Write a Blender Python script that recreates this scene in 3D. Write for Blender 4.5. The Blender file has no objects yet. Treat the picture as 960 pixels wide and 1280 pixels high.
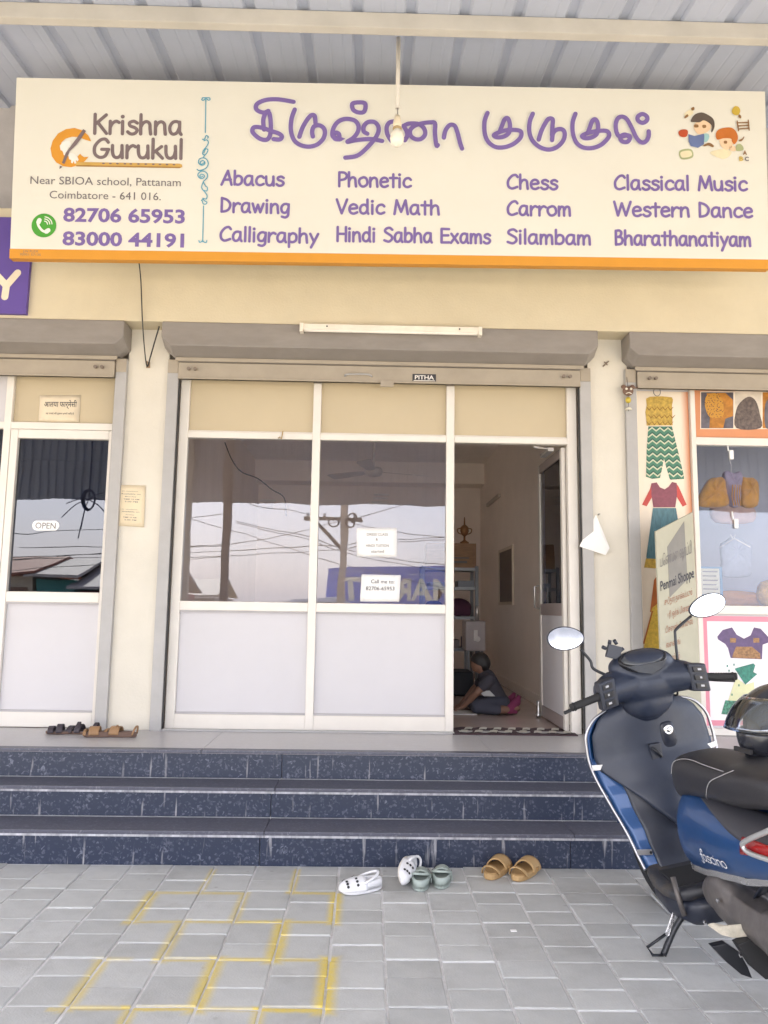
import bpy, bmesh, math, random
from mathutils import Vector, Matrix
random.seed(7)
sc = bpy.context.scene
COL = sc.collection
R_ = math.radians

# ---------------------------------------------------------------- camera
FPX, YAW, PITCH, ROLL, CAMH, CAMD = 950.0, 0.0181, 0.1245, 0.0150, 1.276, 5.1
W_ = Vector((math.sin(YAW)*math.cos(PITCH), math.cos(YAW)*math.cos(PITCH), math.sin(PITCH)))
r0 = Vector((math.cos(YAW), -math.sin(YAW), 0)); u0 = r0.cross(W_)
RT = r0*math.cos(ROLL)+u0*math.sin(ROLL); UP = -r0*math.sin(ROLL)+u0*math.cos(ROLL)
CP = Vector((0, -CAMD, CAMH))
cam = bpy.data.cameras.new('camera'); camo = bpy.data.objects.new('camera', cam); COL.objects.link(camo)
m = Matrix((RT, UP, -W_)).transposed().to_4x4(); m.translation = CP
camo.matrix_world = m
cam.sensor_fit = 'VERTICAL'; cam.sensor_height = 36.0; cam.lens = FPX/1280*36
cam.clip_start = 0.02; cam.clip_end = 2000
sc.camera = camo
# ---------------------------------------------------------------- world, sun, exposure
SUN_EL, SUN_AZ = R_(40), R_(198)
wd = bpy.data.worlds.new('World'); sc.world = wd; wd.use_nodes = True
nt = wd.node_tree; bg = nt.nodes['Background']
sky = nt.nodes.new('ShaderNodeTexSky'); sky.sky_type = 'NISHITA'; sky.sun_disc = False
sky.sun_elevation = SUN_EL; sky.sun_rotation = SUN_AZ; sky.air_density = 1.0; sky.dust_density = 3.0; sky.ozone_density = 1.0
hz = nt.nodes.new('ShaderNodeMix'); hz.data_type = 'RGBA'; hz.inputs['Factor'].default_value = .6      # even white haze over the whole sky
hz.inputs['B'].default_value = (6.7, 6.95, 8.1, 1); nt.links.new(sky.outputs[0], hz.inputs['A'])
nt.links.new(hz.outputs['Result'], bg.inputs[0]); bg.inputs[1].default_value = 0.14
sl = bpy.data.lights.new('sun', 'SUN'); sl.energy = 5.0; sl.angle = R_(0.5); sl.color = (1, .95, .80)
so = bpy.data.objects.new('sun', sl); COL.objects.link(so); so.location = (0, -20, 30)
sd = Vector((math.sin(SUN_AZ)*math.cos(SUN_EL), math.cos(SUN_AZ)*math.cos(SUN_EL), math.sin(SUN_EL)))
so.rotation_euler = sd.to_track_quat('Z', 'Y').to_euler()
sc.view_settings.view_transform = 'Standard'; sc.view_settings.look = 'None'
sc.view_settings.gamma = 1; sc.view_settings.use_curve_mapping = False
sc.view_settings.exposure = 2.42
sc.render.engine = 'CYCLES'
cy = sc.cycles
cy.use_denoising = True; cy.max_bounces = 12; cy.diffuse_bounces = 6; cy.glossy_bounces = 5; cy.transparent_max_bounces = 12
cy.caustics_reflective = False; cy.caustics_refractive = False; cy.sample_clamp_indirect = 6.0

# ---------------------------------------------------------------- projection helpers (photograph pixel -> point on a real plane)
def ray(px, py): return RT*((px-480)/FPX)+UP*((640-py)/FPX)+W_
def A(px, py, Y):
    d = ray(px, py); return CP+d*((Y-CP.y)/d.y)
def AZ(px, py, Z):
    d = ray(px, py); return CP+d*((Z-CP.z)/d.z)
YG = 0.03
def MIR(px, py, Y):            # where a thing at real depth Y stands, whose mirror image in the shop glass shows at this pixel
    p = A(px, py, 2*YG-Y); return Vector((p.x, Y, p.z))

# ---------------------------------------------------------------- mesh helpers
def catmull(pts, n=6, closed=False):
    P = [Vector(p) for p in pts]; out = []
    N = len(P)
    rng = range(N if closed else N-1)
    for i in rng:
        if closed: a, b, c, d = P[i-1], P[i], P[(i+1) % N], P[(i+2) % N]
        else: a, b, c, d = P[max(i-1, 0)], P[i], P[i+1], P[min(i+2, N-1)]
        for k in range(n):
            t = k/n
            out.append(0.5*((2*b)+(-a+c)*t+(2*a-5*b+4*c-d)*t*t+(-a+3*b-3*c+d)*t**3))
    if not closed: out.append(P[-1])
    return out

class MB:
    def __init__(s): s.v = []; s.f = []
    def add(s, vs, fs):
        o = len(s.v); s.v += [tuple(x) for x in vs]; s.f += [tuple(i+o for i in q) for q in fs]; return s
    def box(s, x0, x1, y0, y1, z0, z1):
        if x0 > x1: x0, x1 = x1, x0
        if y0 > y1: y0, y1 = y1, y0
        if z0 > z1: z0, z1 = z1, z0
        v = [(x, y, z) for z in (z0, z1) for y in (y0, y1) for x in (x0, x1)]
        return s.add(v, [(0, 2, 3, 1), (4, 5, 7, 6), (0, 1, 5, 4), (2, 6, 7, 3), (0, 4, 6, 2), (1, 3, 7, 5)])
    def obox(s, c, ax, ay, az):      # oriented box: centre and three half-axis vectors
        c, ax, ay, az = map(Vector, (c, ax, ay, az))
        v = [c+ax*i+ay*j+az*k for k in (-1, 1) for j in (-1, 1) for i in (-1, 1)]
        return s.add(v, [(0, 2, 3, 1), (4, 5, 7, 6), (0, 1, 5, 4), (2, 6, 7, 3), (0, 4, 6, 2), (1, 3, 7, 5)])
    def loft(s, secs, cap=True, closed=True):
        n = len(secs[0]); o = len(s.v)
        for q in secs: s.v += [tuple(p) for p in q]
        for i in range(len(secs)-1):
            for j in range(n if closed else n-1):
                a = o+i*n+j; b = o+i*n+(j+1) % n
                s.f.append((a, b, b+n, a+n))
        if cap and closed:
            s.f.append(tuple(o+j for j in range(n))[::-1]); s.f.append(tuple(o+(len(secs)-1)*n+j for j in range(n)))
        return s
    def tube(s, path, r, n=8, cap=True, closed=False):
        P = [Vector(p) for p in path]; secs = []; N = len(P)
        prev = None
        for i, p in enumerate(P):
            if closed: t = P[(i+1) % N]-P[i-1]
            else: t = P[min(i+1, N-1)]-P[max(i-1, 0)]
            t.normalize()
            if prev is None: a = t.orthogonal().normalized()
            else: a = (prev-t*prev.dot(t)).normalized()
            prev = a; b = t.cross(a)
            rr = r[i] if isinstance(r, (list, tuple)) else r
            secs.append([p+(a*math.cos(2*math.pi*k/n)+b*math.sin(2*math.pi*k/n))*rr for k in range(n)])
        if closed: secs.append(secs[0])
        return s.loft(secs, cap and not closed)
    def lathe(s, prof, n=20, c=(0, 0, 0), axis='Z'):
        secs = []
        for (r, h) in prof:
            q = []
            for k in range(n):
                a = 2*math.pi*k/n; x, y, z = r*math.cos(a), r*math.sin(a), h
                if axis == 'X': x, y, z = z, x, y
                if axis == 'Y': x, y, z = y, z, x
                q.append((x+c[0], y+c[1], z+c[2]))
            secs.append(q)
        return s.loft(secs, True)
    def grid(s, fn, nu, nv):
        v = [fn(i/nu, j/nv) for j in range(nv+1) for i in range(nu+1)]
        f = [(j*(nu+1)+i, j*(nu+1)+i+1, (j+1)*(nu+1)+i+1, (j+1)*(nu+1)+i) for j in range(nv) for i in range(nu)]
        return s.add(v, f)
    def prism(s, poly, a, b, mp):    # 2-D polygon between heights a and b, mp(u, v, h) -> point
        n = len(poly)
        v = [mp(p[0], p[1], a) for p in poly]+[mp(p[0], p[1], b) for p in poly]
        f = [tuple(range(n))[::-1], tuple(range(n, 2*n))]+[(i, (i+1) % n, n+(i+1) % n, n+i) for i in range(n)]
        return s.add(v, f)
    def flat(s, poly, mp, h=0.0):
        n = len(poly); return s.add([mp(p[0], p[1], h) for p in poly], [tuple(range(n))])
    def ribbon(s, pts, w, mp, h=0.0, cap=True, closed=False, ramp=0.0):
        P = [Vector((p[0], p[1])) for p in pts]; N = len(P)
        if N < 2:
            return s.flat([(P[0].x+w/2*math.cos(k*.785), P[0].y+w/2*math.sin(k*.785)) for k in range(8)], mp, h)
        L = []; Rr = []
        for i in range(N):
            if closed: t0 = P[i]-P[i-1]; t1 = P[(i+1) % N]-P[i]
            else:
                t0 = P[i]-P[i-1] if i else P[1]-P[0]; t1 = P[i+1]-P[i] if i < N-1 else P[i]-P[i-1]
            if t0.length < 1e-9: t0 = t1
            if t1.length < 1e-9: t1 = t0
            t0 = t0.normalized(); t1 = t1.normalized()
            t = t0+t1
            t = t.normalized() if t.length > .2 else t0
            n = Vector((-t.y, t.x)); k = max(.45, n.dot(Vector((-t0.y, t0.x))))
            L.append(P[i]+n*(w/2/k)); Rr.append(P[i]-n*(w/2/k))
        v = []
        for i, (a, b) in enumerate(zip(L, Rr)): v += [mp(a.x, a.y, h+ramp*i), mp(b.x, b.y, h+ramp*i)]
        f = [(2*i, 2*i+1, 2*i+3, 2*i+2) for i in range(N-1)]
        if closed: f.append((2*N-2, 2*N-1, 1, 0))
        s.add(v, f)
        if cap and not closed:
            for (p, q, h) in ((P[0], P[1], h), (P[-1], P[-2], h+ramp*(N-1))):
                a0 = math.atan2((p-q).y, (p-q).x)
                s.flat([(p.x+w/2*math.cos(a0-1.57+k*3.1416/6), p.y+w/2*math.sin(a0-1.57+k*3.1416/6)) for k in range(7)], mp, h)
        return s

ORG = {}
def mesh_of(mb, bevel=0, smooth=False, seg=2):
    me = bpy.data.meshes.new('m'); me.from_pydata(mb.v, [], mb.f)
    bm = bmesh.new(); bm.from_mesh(me)
    bmesh.ops.recalc_face_normals(bm, faces=bm.faces)
    if bevel:
        es = [e for e in bm.edges if len(e.link_faces) == 2 and e.calc_face_angle() > .5]
        bmesh.ops.bevel(bm, geom=es, offset=bevel, segments=seg, affect='EDGES', profile=.7, clamp_overlap=True)
    bm.to_mesh(me); bm.free()
    if smooth: me.polygons.foreach_set('use_smooth', [True]*len(me.polygons))
    me.update(); return me
def link(name, me, mat, parent):
    o = bpy.data.objects.new(name, me); COL.objects.link(o)
    me.name = name
    if mat is not None: me.materials.clear(); me.materials.append(mat)
    if parent is not None: o.parent = parent; ORG[o] = ORG.get(parent, Vector())
    return o
def obj(name, mb, mat, parent=None, bevel=0, smooth=False, seg=2, sub=0, solid=0, autos=None):
    if parent is not None and parent in ORG:
        g = ORG[parent]
        if g.length: mb.v = [(x-g.x, y-g.y, z-g.z) for x, y, z in mb.v]
    me = mesh_of(mb, bevel, smooth, seg); o = link(name, me, mat, parent)
    if solid:
        md = o.modifiers.new('s', 'SOLIDIFY'); md.thickness = abs(solid); md.offset = -1 if solid > 0 else 1
    if sub:
        md = o.modifiers.new('u', 'SUBSURF'); md.levels = sub; md.render_levels = sub
    return o
def thing(name, label, cat, loc, group=None, rot=None):
    o = bpy.data.objects.new(name, None); COL.objects.link(o); o.empty_display_size = .1
    o.location = loc; ORG[o] = Vector(loc) if rot is None else Vector()
    if rot is not None: o.rotation_euler = rot
    return tag(o, label, cat, group)
def tag(o, label, cat, group=None):
    o['label'] = label; o['category'] = cat
    if group: o['group'] = group
    return o
def struct(o, kind='structure'): o['kind'] = kind; return o
def lab(o, l): o['label'] = l; return o
def blob(name, prims, mat, parent, voxel=.008, smooth_it=6, factor=.5):
    """prims: ('c', p0, r0, p1, r1) tapered capsule, ('e', c, (rx,ry,rz), euler) ellipsoid, ('b', c, (hx,hy,hz)) box; fused into one surface"""
    bm = bmesh.new()
    for q in prims:
        if q[0] == 'e':
            mt = Matrix.Translation(q[1]) @ (q[3].to_matrix().to_4x4() if len(q) > 3 else Matrix()) @ Matrix.Diagonal((*q[2], 1))
            bmesh.ops.create_icosphere(bm, subdivisions=3, radius=1, matrix=mt)
        elif q[0] == 'b':
            bmesh.ops.create_cube(bm, size=2, matrix=Matrix.Translation(q[1]) @ Matrix.Diagonal((*q[2], 1)))
        else:
            _, a, ra, b, rb = q; a = Vector(a); b = Vector(b); d = b-a
            if d.length > 1e-6:
                rm = d.to_track_quat('Z', 'Y').to_matrix().to_4x4()
                bmesh.ops.create_cone(bm, cap_ends=True, segments=16, radius1=ra, radius2=rb, depth=d.length, matrix=Matrix.Translation((a+b)/2) @ rm)
            bmesh.ops.create_icosphere(bm, subdivisions=2, radius=ra, matrix=Matrix.Translation(a))
            bmesh.ops.create_icosphere(bm, subdivisions=2, radius=rb, matrix=Matrix.Translation(b))
    me = bpy.data.meshes.new('t'); bm.to_mesh(me); bm.free()
    t = bpy.data.objects.new('t', me); COL.objects.link(t)
    md = t.modifiers.new('r', 'REMESH'); md.mode = 'VOXEL'; md.voxel_size = voxel
    ms = t.modifiers.new('s', 'SMOOTH'); ms.iterations = smooth_it; ms.factor = factor
    dg = bpy.context.evaluated_depsgraph_get()
    me2 = bpy.data.meshes.new_from_object(t.evaluated_get(dg))
    bpy.data.objects.remove(t); bpy.data.meshes.remove(me)
    g = ORG.get(parent, Vector()) if parent is not None else Vector()
    if g.length: me2.transform(Matrix.Translation(-g))
    me2.polygons.foreach_set('use_smooth', [True]*len(me2.polygons))
    return link(name, me2, mat, parent)
def text_mesh(txt, bold=0.0, shear=0.0):
    cu = bpy.data.curves.new('t', 'FONT'); cu.body = txt; cu.offset = bold; cu.shear = shear; cu.resolution_u = 3
    t = bpy.data.objects.new('t', cu); COL.objects.link(t)
    dg = bpy.context.evaluated_depsgraph_get()
    me = bpy.data.meshes.new_from_object(t.evaluated_get(dg))
    bpy.data.objects.remove(t); bpy.data.curves.remove(cu)
    mb = MB(); mb.v = [tuple(v.co) for v in me.vertices]; mb.f = [tuple(p.vertices) for p in me.polygons]
    bpy.data.meshes.remove(me)
    return mb
def text_fit(txt, mp, u0, v0, w, cap_h, h=0.0, bold=0.0, shear=0.0):
    """lettering whose ink runs from u0 over width w, baseline v0, capital height cap_h, laid on a surface by mp(u, v, h)"""
    t = text_mesh(txt, bold, shear)
    xs = [v[0] for v in t.v]; x0, x1 = min(xs), max(xs); s = w/(x1-x0); sy = cap_h/.70
    t.v = [tuple(mp(u0+(x-x0)*s, v0+y*sy, h)) for x, y, z in t.v]
    return t

# ---------------------------------------------------------------- materials
def srgb(r, g, b):
    f = lambda c: (c/255/12.92 if c <= 10 else ((c/255+.055)/1.055)**2.4)
    return (f(r), f(g), f(b))
MATS = {}
def M(name, col=(.5, .5, .5), rough=.5, metal=0.0, var=.08, scale=8.0, bump=0.0, bscale=60.0, spec=.5, coat=0.0, dirt=0.0, dirtcol=(.25, .21, .17), rnd=0.0, emit=0, sheen=0, stretch=None):
    if name in MATS: return MATS[name]
    mt = bpy.data.materials.new(name); mt.use_nodes = True; MATS[name] = mt
    N = mt.node_tree.nodes; L = mt.node_tree.links; b = N['Principled BSDF']
    b.inputs['Roughness'].default_value = rough; b.inputs['Metallic'].default_value = metal
    b.inputs['Specular IOR Level'].default_value = spec; b.inputs['Coat Weight'].default_value = coat; b.inputs['Coat Roughness'].default_value = .08
    if sheen: b.inputs['Sheen Weight'].default_value = sheen
    tc = N.new('ShaderNodeTexCoord'); src = tc.outputs['Object']
    if stretch:
        mpn = N.new('ShaderNodeMapping'); mpn.inputs['Scale'].default_value = stretch; L.new(src, mpn.inputs[0]); src = mpn.outputs[0]
    nz = N.new('ShaderNodeTexNoise'); nz.inputs['Scale'].default_value = scale; nz.inputs['Detail'].default_value = 6; nz.inputs['Roughness'].default_value = .6
    L.new(src, nz.inputs['Vector'])
    mr = N.new('ShaderNodeMapRange'); mr.inputs[1].default_value = .3; mr.inputs[2].default_value = .7
    mr.inputs[3].default_value = 1-var; mr.inputs[4].default_value = 1+var; L.new(nz.outputs[0], mr.inputs[0])
    fac = mr.outputs[0]
    if rnd:
        oi = N.new('ShaderNodeObjectInfo'); m2 = N.new('ShaderNodeMapRange'); m2.inputs[3].default_value = 1-rnd; m2.inputs[4].default_value = 1+rnd
        L.new(oi.outputs['Random'], m2.inputs[0]); mm = N.new('ShaderNodeMath'); mm.operation = 'MULTIPLY'; L.new(fac, mm.inputs[0]); L.new(m2.outputs[0], mm.inputs[1]); fac = mm.outputs[0]
    vm = N.new('ShaderNodeVectorMath'); vm.operation = 'SCALE'; vm.inputs[0].default_value = col; L.new(fac, vm.inputs['Scale'])
    cs = vm.outputs[0]
    if dirt:
        n2 = N.new('ShaderNodeTexNoise'); n2.inputs['Scale'].default_value = scale*.35; n2.inputs['Detail'].default_value = 9; n2.inputs['Roughness'].default_value = .7
        L.new(src, n2.inputs['Vector']); r2 = N.new('ShaderNodeMapRange'); r2.inputs[1].default_value = .5; r2.inputs[2].default_value = .75; r2.inputs[3].default_value = 0; r2.inputs[4].default_value = dirt
        L.new(n2.outputs[0], r2.inputs[0]); mx = N.new('ShaderNodeMix'); mx.data_type = 'RGBA'; mx.inputs['B'].default_value = (*dirtcol, 1)
        L.new(r2.outputs[0], mx.inputs['Factor']); L.new(cs, mx.inputs['A']); cs = mx.outputs['Result']
    L.new(cs, b.inputs['Base Color'])
    rr = N.new('ShaderNodeMapRange'); rr.inputs[3].default_value = max(0, rough-.07); rr.inputs[4].default_value = min(1, rough+.1); L.new(nz.outputs[0], rr.inputs[0]); L.new(rr.outputs[0], b.inputs['Roughness'])
    if bump:
        n3 = N.new('ShaderNodeTexNoise'); n3.inputs['Scale'].default_value = bscale; n3.inputs['Detail'].default_value = 4; L.new(src, n3.inputs['Vector'])
        bp = N.new('ShaderNodeBump'); bp.inputs['Strength'].default_value = bump; bp.inputs['Distance'].default_value = .004; L.new(n3.outputs[0], bp.inputs['Height']); L.new(bp.outputs[0], b.inputs['Normal'])
    if emit: b.inputs['Emission Color'].default_value = (*col, 1); b.inputs['Emission Strength'].default_value = emit
    return mt
def glass(name, tint=(.8, .8, .82), base=.16, rough=.0):
    if name in MATS: return MATS[name]
    mt = bpy.data.materials.new(name); mt.use_nodes = True; MATS[name] = mt
    N = mt.node_tree.nodes; L = mt.node_tree.links; N.remove(N['Principled BSDF']); out = N['Material Output']
    tr = N.new('ShaderNodeBsdfTransparent'); tr.inputs[0].default_value = (*tint, 1)
    gl = N.new('ShaderNodeBsdfGlossy'); gl.inputs['Roughness'].default_value = rough; gl.inputs['Color'].default_value = (.86, .90, 1, 1)
    fr = N.new('ShaderNodeFresnel'); fr.inputs[0].default_value = 1.5
    ad = N.new('ShaderNodeMath'); ad.operation = 'ADD'; ad.use_clamp = True; ad.inputs[1].default_value = base; L.new(fr.outputs[0], ad.inputs[0])
    tc = N.new('ShaderNodeTexCoord'); nz = N.new('ShaderNodeTexNoise'); nz.inputs['Scale'].default_value = 2.2; nz.inputs['Detail'].default_value = 1; L.new(tc.outputs['Object'], nz.inputs['Vector'])
    bp = N.new('ShaderNodeBump'); bp.inputs['Strength'].default_value = .012; bp.inputs['Distance'].default_value = .1; L.new(nz.outputs[0], bp.inputs['Height']); L.new(bp.outputs[0], gl.inputs['Normal'])      # float glass is never quite flat
    mx = N.new('ShaderNodeMixShader'); L.new(ad.outputs[0], mx.inputs[0]); L.new(tr.outputs[0], mx.inputs[1]); L.new(gl.outputs[0], mx.inputs[2]); L.new(mx.outputs[0], out.inputs[0])
    return mt
# ================================================================ materials in use
cream = M('cream_paint', (.61, .535, .385), .6, var=.05, scale=3, bump=.4, bscale=70, dirt=.22, dirtcol=(.45, .37, .25))
inner_paint = M('interior_paint', (.90, .82, .75), .6, var=.04, scale=3, bump=.1)
ceil_paint = M('ceiling_paint', (.88, .84, .80), .8, var=.03)
hood_grey = M('shutter_paint', (.25, .225, .205), .42, var=.10, scale=5, stretch=(1, 1, 3), dirt=.25, dirtcol=(.17, .14, .12))
guide_grey = M('guide_paint', (.40, .39, .385), .45, var=.07, scale=6, dirt=.25, dirtcol=(.25, .22, .2))
slat_paint = M('bottom_bar_paint', (.36, .31, .245), .45, var=.08, scale=6, dirt=.35, dirtcol=(.32, .27, .22))
alu = M('powder_coated_aluminium', (.74, .70, .645), .35, var=.03, scale=6, dirt=.08)
acp = M('white_panel', (.575, .56, .585), .45, var=.025, scale=2, dirt=.16, dirtcol=(.5, .47, .44))
acp_cream = M('cream_panel', (.52, .435, .295), .5, var=.03, scale=2)
pane = glass('shop_glass', (.97, .95, .95), .02)
black_gap = M('rubber_gasket', (.03, .03, .03), .6)
white_paper = M('paper', (.82, .81, .8), .7, var=.03)
cream_paper = M('cream_paper', (.74, .63, .45), .7, var=.04)
ink = M('black_ink', (.04, .04, .05), .6, var=.02)
ink_grey = M('grey_ink', (.16, .15, .15), .6, var=.02)

# ---------------------------------------------------------------- ground
g = obj('ground', MB().box(-150, 150, -260, 40, -.6, -.08), M('dusty_earth', (.50, .43, .33), .95, var=.18, scale=.6, bump=.6, bscale=8)); struct(g)
rd = obj('road', MB().box(-150, 150, -15.0, -11.2, -.3, -.05), M('asphalt', (.09, .088, .085), .9, var=.2, scale=2, bump=.5, bscale=60, dirt=.5, dirtcol=(.3, .25, .19))); struct(rd)

# ---------------------------------------------------------------- paved forecourt: real blocks, alternating long and short, in straight columns
Z1, Z2, Z3 = .16, .314, .468
Y1, Y2, Y3 = -1.139, -.898, -.693
def paver_mat():
    mt = M('concrete_block', (.465, .47, .465), .8, var=.10, scale=7, bump=.35, bscale=140, dirt=.30, dirtcol=(.32, .31, .30), rnd=.10)
    N = mt.node_tree.nodes; L = mt.node_tree.links; b = N['Principled BSDF']
    base = b.inputs['Base Color'].links[0].from_socket
    geo = N.new('ShaderNodeNewGeometry'); sp = N.new('ShaderNodeSeparateXYZ'); L.new(geo.outputs['Position'], sp.inputs[0])
    wz = N.new('ShaderNodeTexNoise'); wz.inputs['Scale'].default_value = 14; wz.inputs['Detail'].default_value = 5; L.new(geo.outputs['Position'], wz.inputs['Vector'])
    def math_(op, a, c=None, clamp=False):
        n = N.new('ShaderNodeMath'); n.operation = op; n.use_clamp = clamp
        for i, q in enumerate((a, c)):
            if q is None: continue
            if isinstance(q, (int, float)): n.inputs[i].default_value = q
            else: L.new(q, n.inputs[i])
        return n.outputs[0]
    X, Y = sp.outputs[0], sp.outputs[1]
    wob = math_('MULTIPLY', math_('SUBTRACT', wz.outputs[0], .5), .014)
    tot = None
    # sprayed court lines (yellow road paint): x0, y0, x1, y1, half width, strength
    zz = lambda x, y: AZ(x*.5, 890+y*.5, 0)
    for (xa, ya, xb, yb, hw, st) in SPRAY:
        a = zz(xa, ya); c = zz(xb, yb)
        if abs(ya-yb) > 20:          # sprayed along a joint between two columns of blocks
            xj = .081+.203*round(((a.x+c.x)/2-.081)/.203); a.x = c.x = xj
        d = c-a; ln = d.length; d.normalize()
        dx = math_('SUBTRACT', X, a.x); dy = math_('SUBTRACT', Y, a.y)
        along = math_('ADD', math_('MULTIPLY', dx, d.x), math_('MULTIPLY', dy, d.y))
        across = math_('SUBTRACT', math_('MULTIPLY', dy, d.x), math_('MULTIPLY', dx, d.y))
        ov = math_('ABSOLUTE', math_('SUBTRACT', along, ln/2)); ov = math_('MAXIMUM', math_('SUBTRACT', ov, ln/2), 0)
        di = math_('MAXIMUM', math_('ABSOLUTE', math_('ADD', across, wob)), ov)
        q = N.new('ShaderNodeMapRange'); q.interpolation_type = 'SMOOTHSTEP'; q.inputs[1].default_value = hw*.25; q.inputs[2].default_value = hw*1.5; q.inputs[3].default_value = st; q.inputs[4].default_value = 0
        L.new(di, q.inputs[0])
        tot = q.outputs[0] if tot is None else math_('MAXIMUM', tot, q.outputs[0])
    fine = N.new('ShaderNodeTexNoise'); fine.inputs['Scale'].default_value = 55; fine.inputs['Detail'].default_value = 6; L.new(geo.outputs['Position'], fine.inputs['Vector'])
    fm = N.new('ShaderNodeMapRange'); fm.inputs[1].default_value = .3; fm.inputs[2].default_value = .55; fm.inputs[3].default_value = .75; fm.inputs[4].default_value = 1; L.new(fine.outputs[0], fm.inputs[0])
    tot = math_('MULTIPLY', tot, fm.outputs[0])
    # old stains and tyre-dust blotches that run across several blocks
    stn = N.new('ShaderNodeTexNoise'); stn.inputs['Scale'].default_value = 2.6; stn.inputs['Detail'].default_value = 8; stn.inputs['Roughness'].default_value = .68; L.new(geo.outputs['Position'], stn.inputs['Vector'])
    sr = N.new('ShaderNodeMapRange'); sr.inputs[1].default_value = .52; sr.inputs[2].default_value = .72; sr.inputs[3].default_value = 0; sr.inputs[4].default_value = .45; L.new(stn.outputs[0], sr.inputs[0])
    spk = N.new('ShaderNodeTexVoronoi'); spk.inputs['Scale'].default_value = 9; L.new(geo.outputs['Position'], spk.inputs['Vector'])
    sk2 = N.new('ShaderNodeMapRange'); sk2.inputs[1].default_value = .05; sk2.inputs[2].default_value = .12; sk2.inputs[3].default_value = .5; sk2.inputs[4].default_value = 0; L.new(spk.outputs['Distance'], sk2.inputs[0])
    sepc = N.new('ShaderNodeSeparateColor'); L.new(spk.outputs['Color'], sepc.inputs[0]); few = math_('GREATER_THAN', sepc.outputs[0], .86)
    stain = math_('MAXIMUM', sr.outputs[0], math_('MULTIPLY', sk2.outputs[0], few))
    ms_ = N.new('ShaderNodeMix'); ms_.data_type = 'RGBA'; ms_.inputs['B'].default_value = (.27, .255, .245, 1); L.new(stain, ms_.inputs['Factor']); L.new(base, ms_.inputs['A']); base = ms_.outputs['Result']
    mx = N.new('ShaderNodeMix'); mx.data_type = 'RGBA'; mx.inputs['B'].default_value = (.64, .50, .12, 1)
    L.new(tot, mx.inputs['Factor']); L.new(base, mx.inputs['A']); L.new(mx.outputs['Result'], b.inputs['Base Color'])
    return mt
SPRAY = [(530, 395, 495, 453, .018, .55), (738, 395, 722, 453, .018, .7),
         (388, 453, 610, 453, .017, .6), (722, 452, 835, 454, .017, .75),
         (380, 455, 318, 524, .030, .75), (607, 455, 585, 524, .024, .6), (836, 455, 830, 526, .030, .95),
         (315, 525, 600, 525, .017, .7), (610, 524, 835, 526, .017, .75),
         (446, 526, 394, 619, .028, .6), (694, 526, 668, 619, .036, .9),
         (240, 618, 320, 618, .017, .3), (390, 619, 560, 619, .017, .7), (560, 619, 830, 620, .017, .75),
         (236, 622, 140, 740, .028, .65), (527, 621, 478, 741, .034, .85), (826, 621, 812, 744, .036, 1.0),
         (130, 741, 300, 741, .017, .6), (310, 740, 470, 740, .017, .9), (480, 742, 640, 743, .017, .5), (640, 743, 820, 745, .017, 1.0),
         (305, 744, 280, 790, .024, .65), (640, 746, 622, 790, .024, .6)]
pav = obj('pavement', MB().box(-4.2, 4.2, -7.6, Y1+.05, -.4, -.005), M('joint_mortar', (.66, .66, .67), .9, var=.12, scale=25, bump=.8, bscale=150)); struct(pav)
pm = paver_mat()
def block_mesh(w, l, k):
    rng = random.Random(k); mb = MB().box(-w/2, w/2, -l/2, l/2, -.03, 0)
    mb.v = [(x+rng.uniform(-.0018, .0018), y+rng.uniform(-.0018, .0018), z) for x, y, z in mb.v]
    me = mesh_of(mb, bevel=.006, seg=2); me.materials.append(pm); return me
PW, PL, PS = .203, .2, .135
longs = [block_mesh(PW-.009, PL-.009, k) for k in range(6)]; shorts = [block_mesh(PW-.009, PS-.009, 50+k) for k in range(6)]
cells = []
for c in range(-20, 20):
    xc = .081+PW*c+PW/2
    ph = -1.61 if c % 2 == 0 else -1.49
    y = ph+PL+PS
    k = 0
    y = ph+.335*2
    while y > -7.5:
        for (ln, lib) in ((PL, 0), (PS, 1)):
            a, b = y, y-ln; y = b
            if a > Y1+.004:
                if b > Y1-.03: continue
                cells.append((xc, Y1-.003, b, 2)); continue
            cells.append((xc, a, b, lib))
def seen(x, y):
    d = Vector((x, y, 0))-CP; w = d.dot(W_)
    if w < .2: return 99
    u = abs(FPX*d.dot(RT)/w); v = abs(FPX*d.dot(UP)/w)
    return max(u/480, v/640)
cells.sort(key=lambda q: (seen(q[0], (q[1]+q[2])/2) > 1.08, -q[1] if False else seen(q[0], (q[1]+q[2])/2)))
rest = MB()
for i, (x, a, b, lib) in enumerate(cells):
    dz = random.uniform(-.0022, .0022)
    if i < 300:
        if lib == 2: me = block_mesh(PW-.009, a-b-.009, i)
        else: me = (longs if lib == 0 else shorts)[i % 6]
        o = bpy.data.objects.new('paver', me); COL.objects.link(o); o.parent = pav; o.location = (x+random.uniform(-.0015, .0015), (a+b)/2, dz)
        o.rotation_euler = (random.uniform(-.005, .005), random.uniform(-.005, .005), random.uniform(-.006, .006))
    else:
        rest.box(x-PW/2+.0045, x+PW/2-.0045, b+.0045, a-.0045, -.03, dz)
ro = obj('outer_pavers', rest, pm, pav); ro['kind'] = 'stuff'
kb = obj('kerb', MB().box(-4.2, 4.2, -7.75, -7.6, -.4, .02), M('kerb_concrete', (.4, .39, .37), .85, bump=.4), None, bevel=.012); struct(kb)

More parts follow.
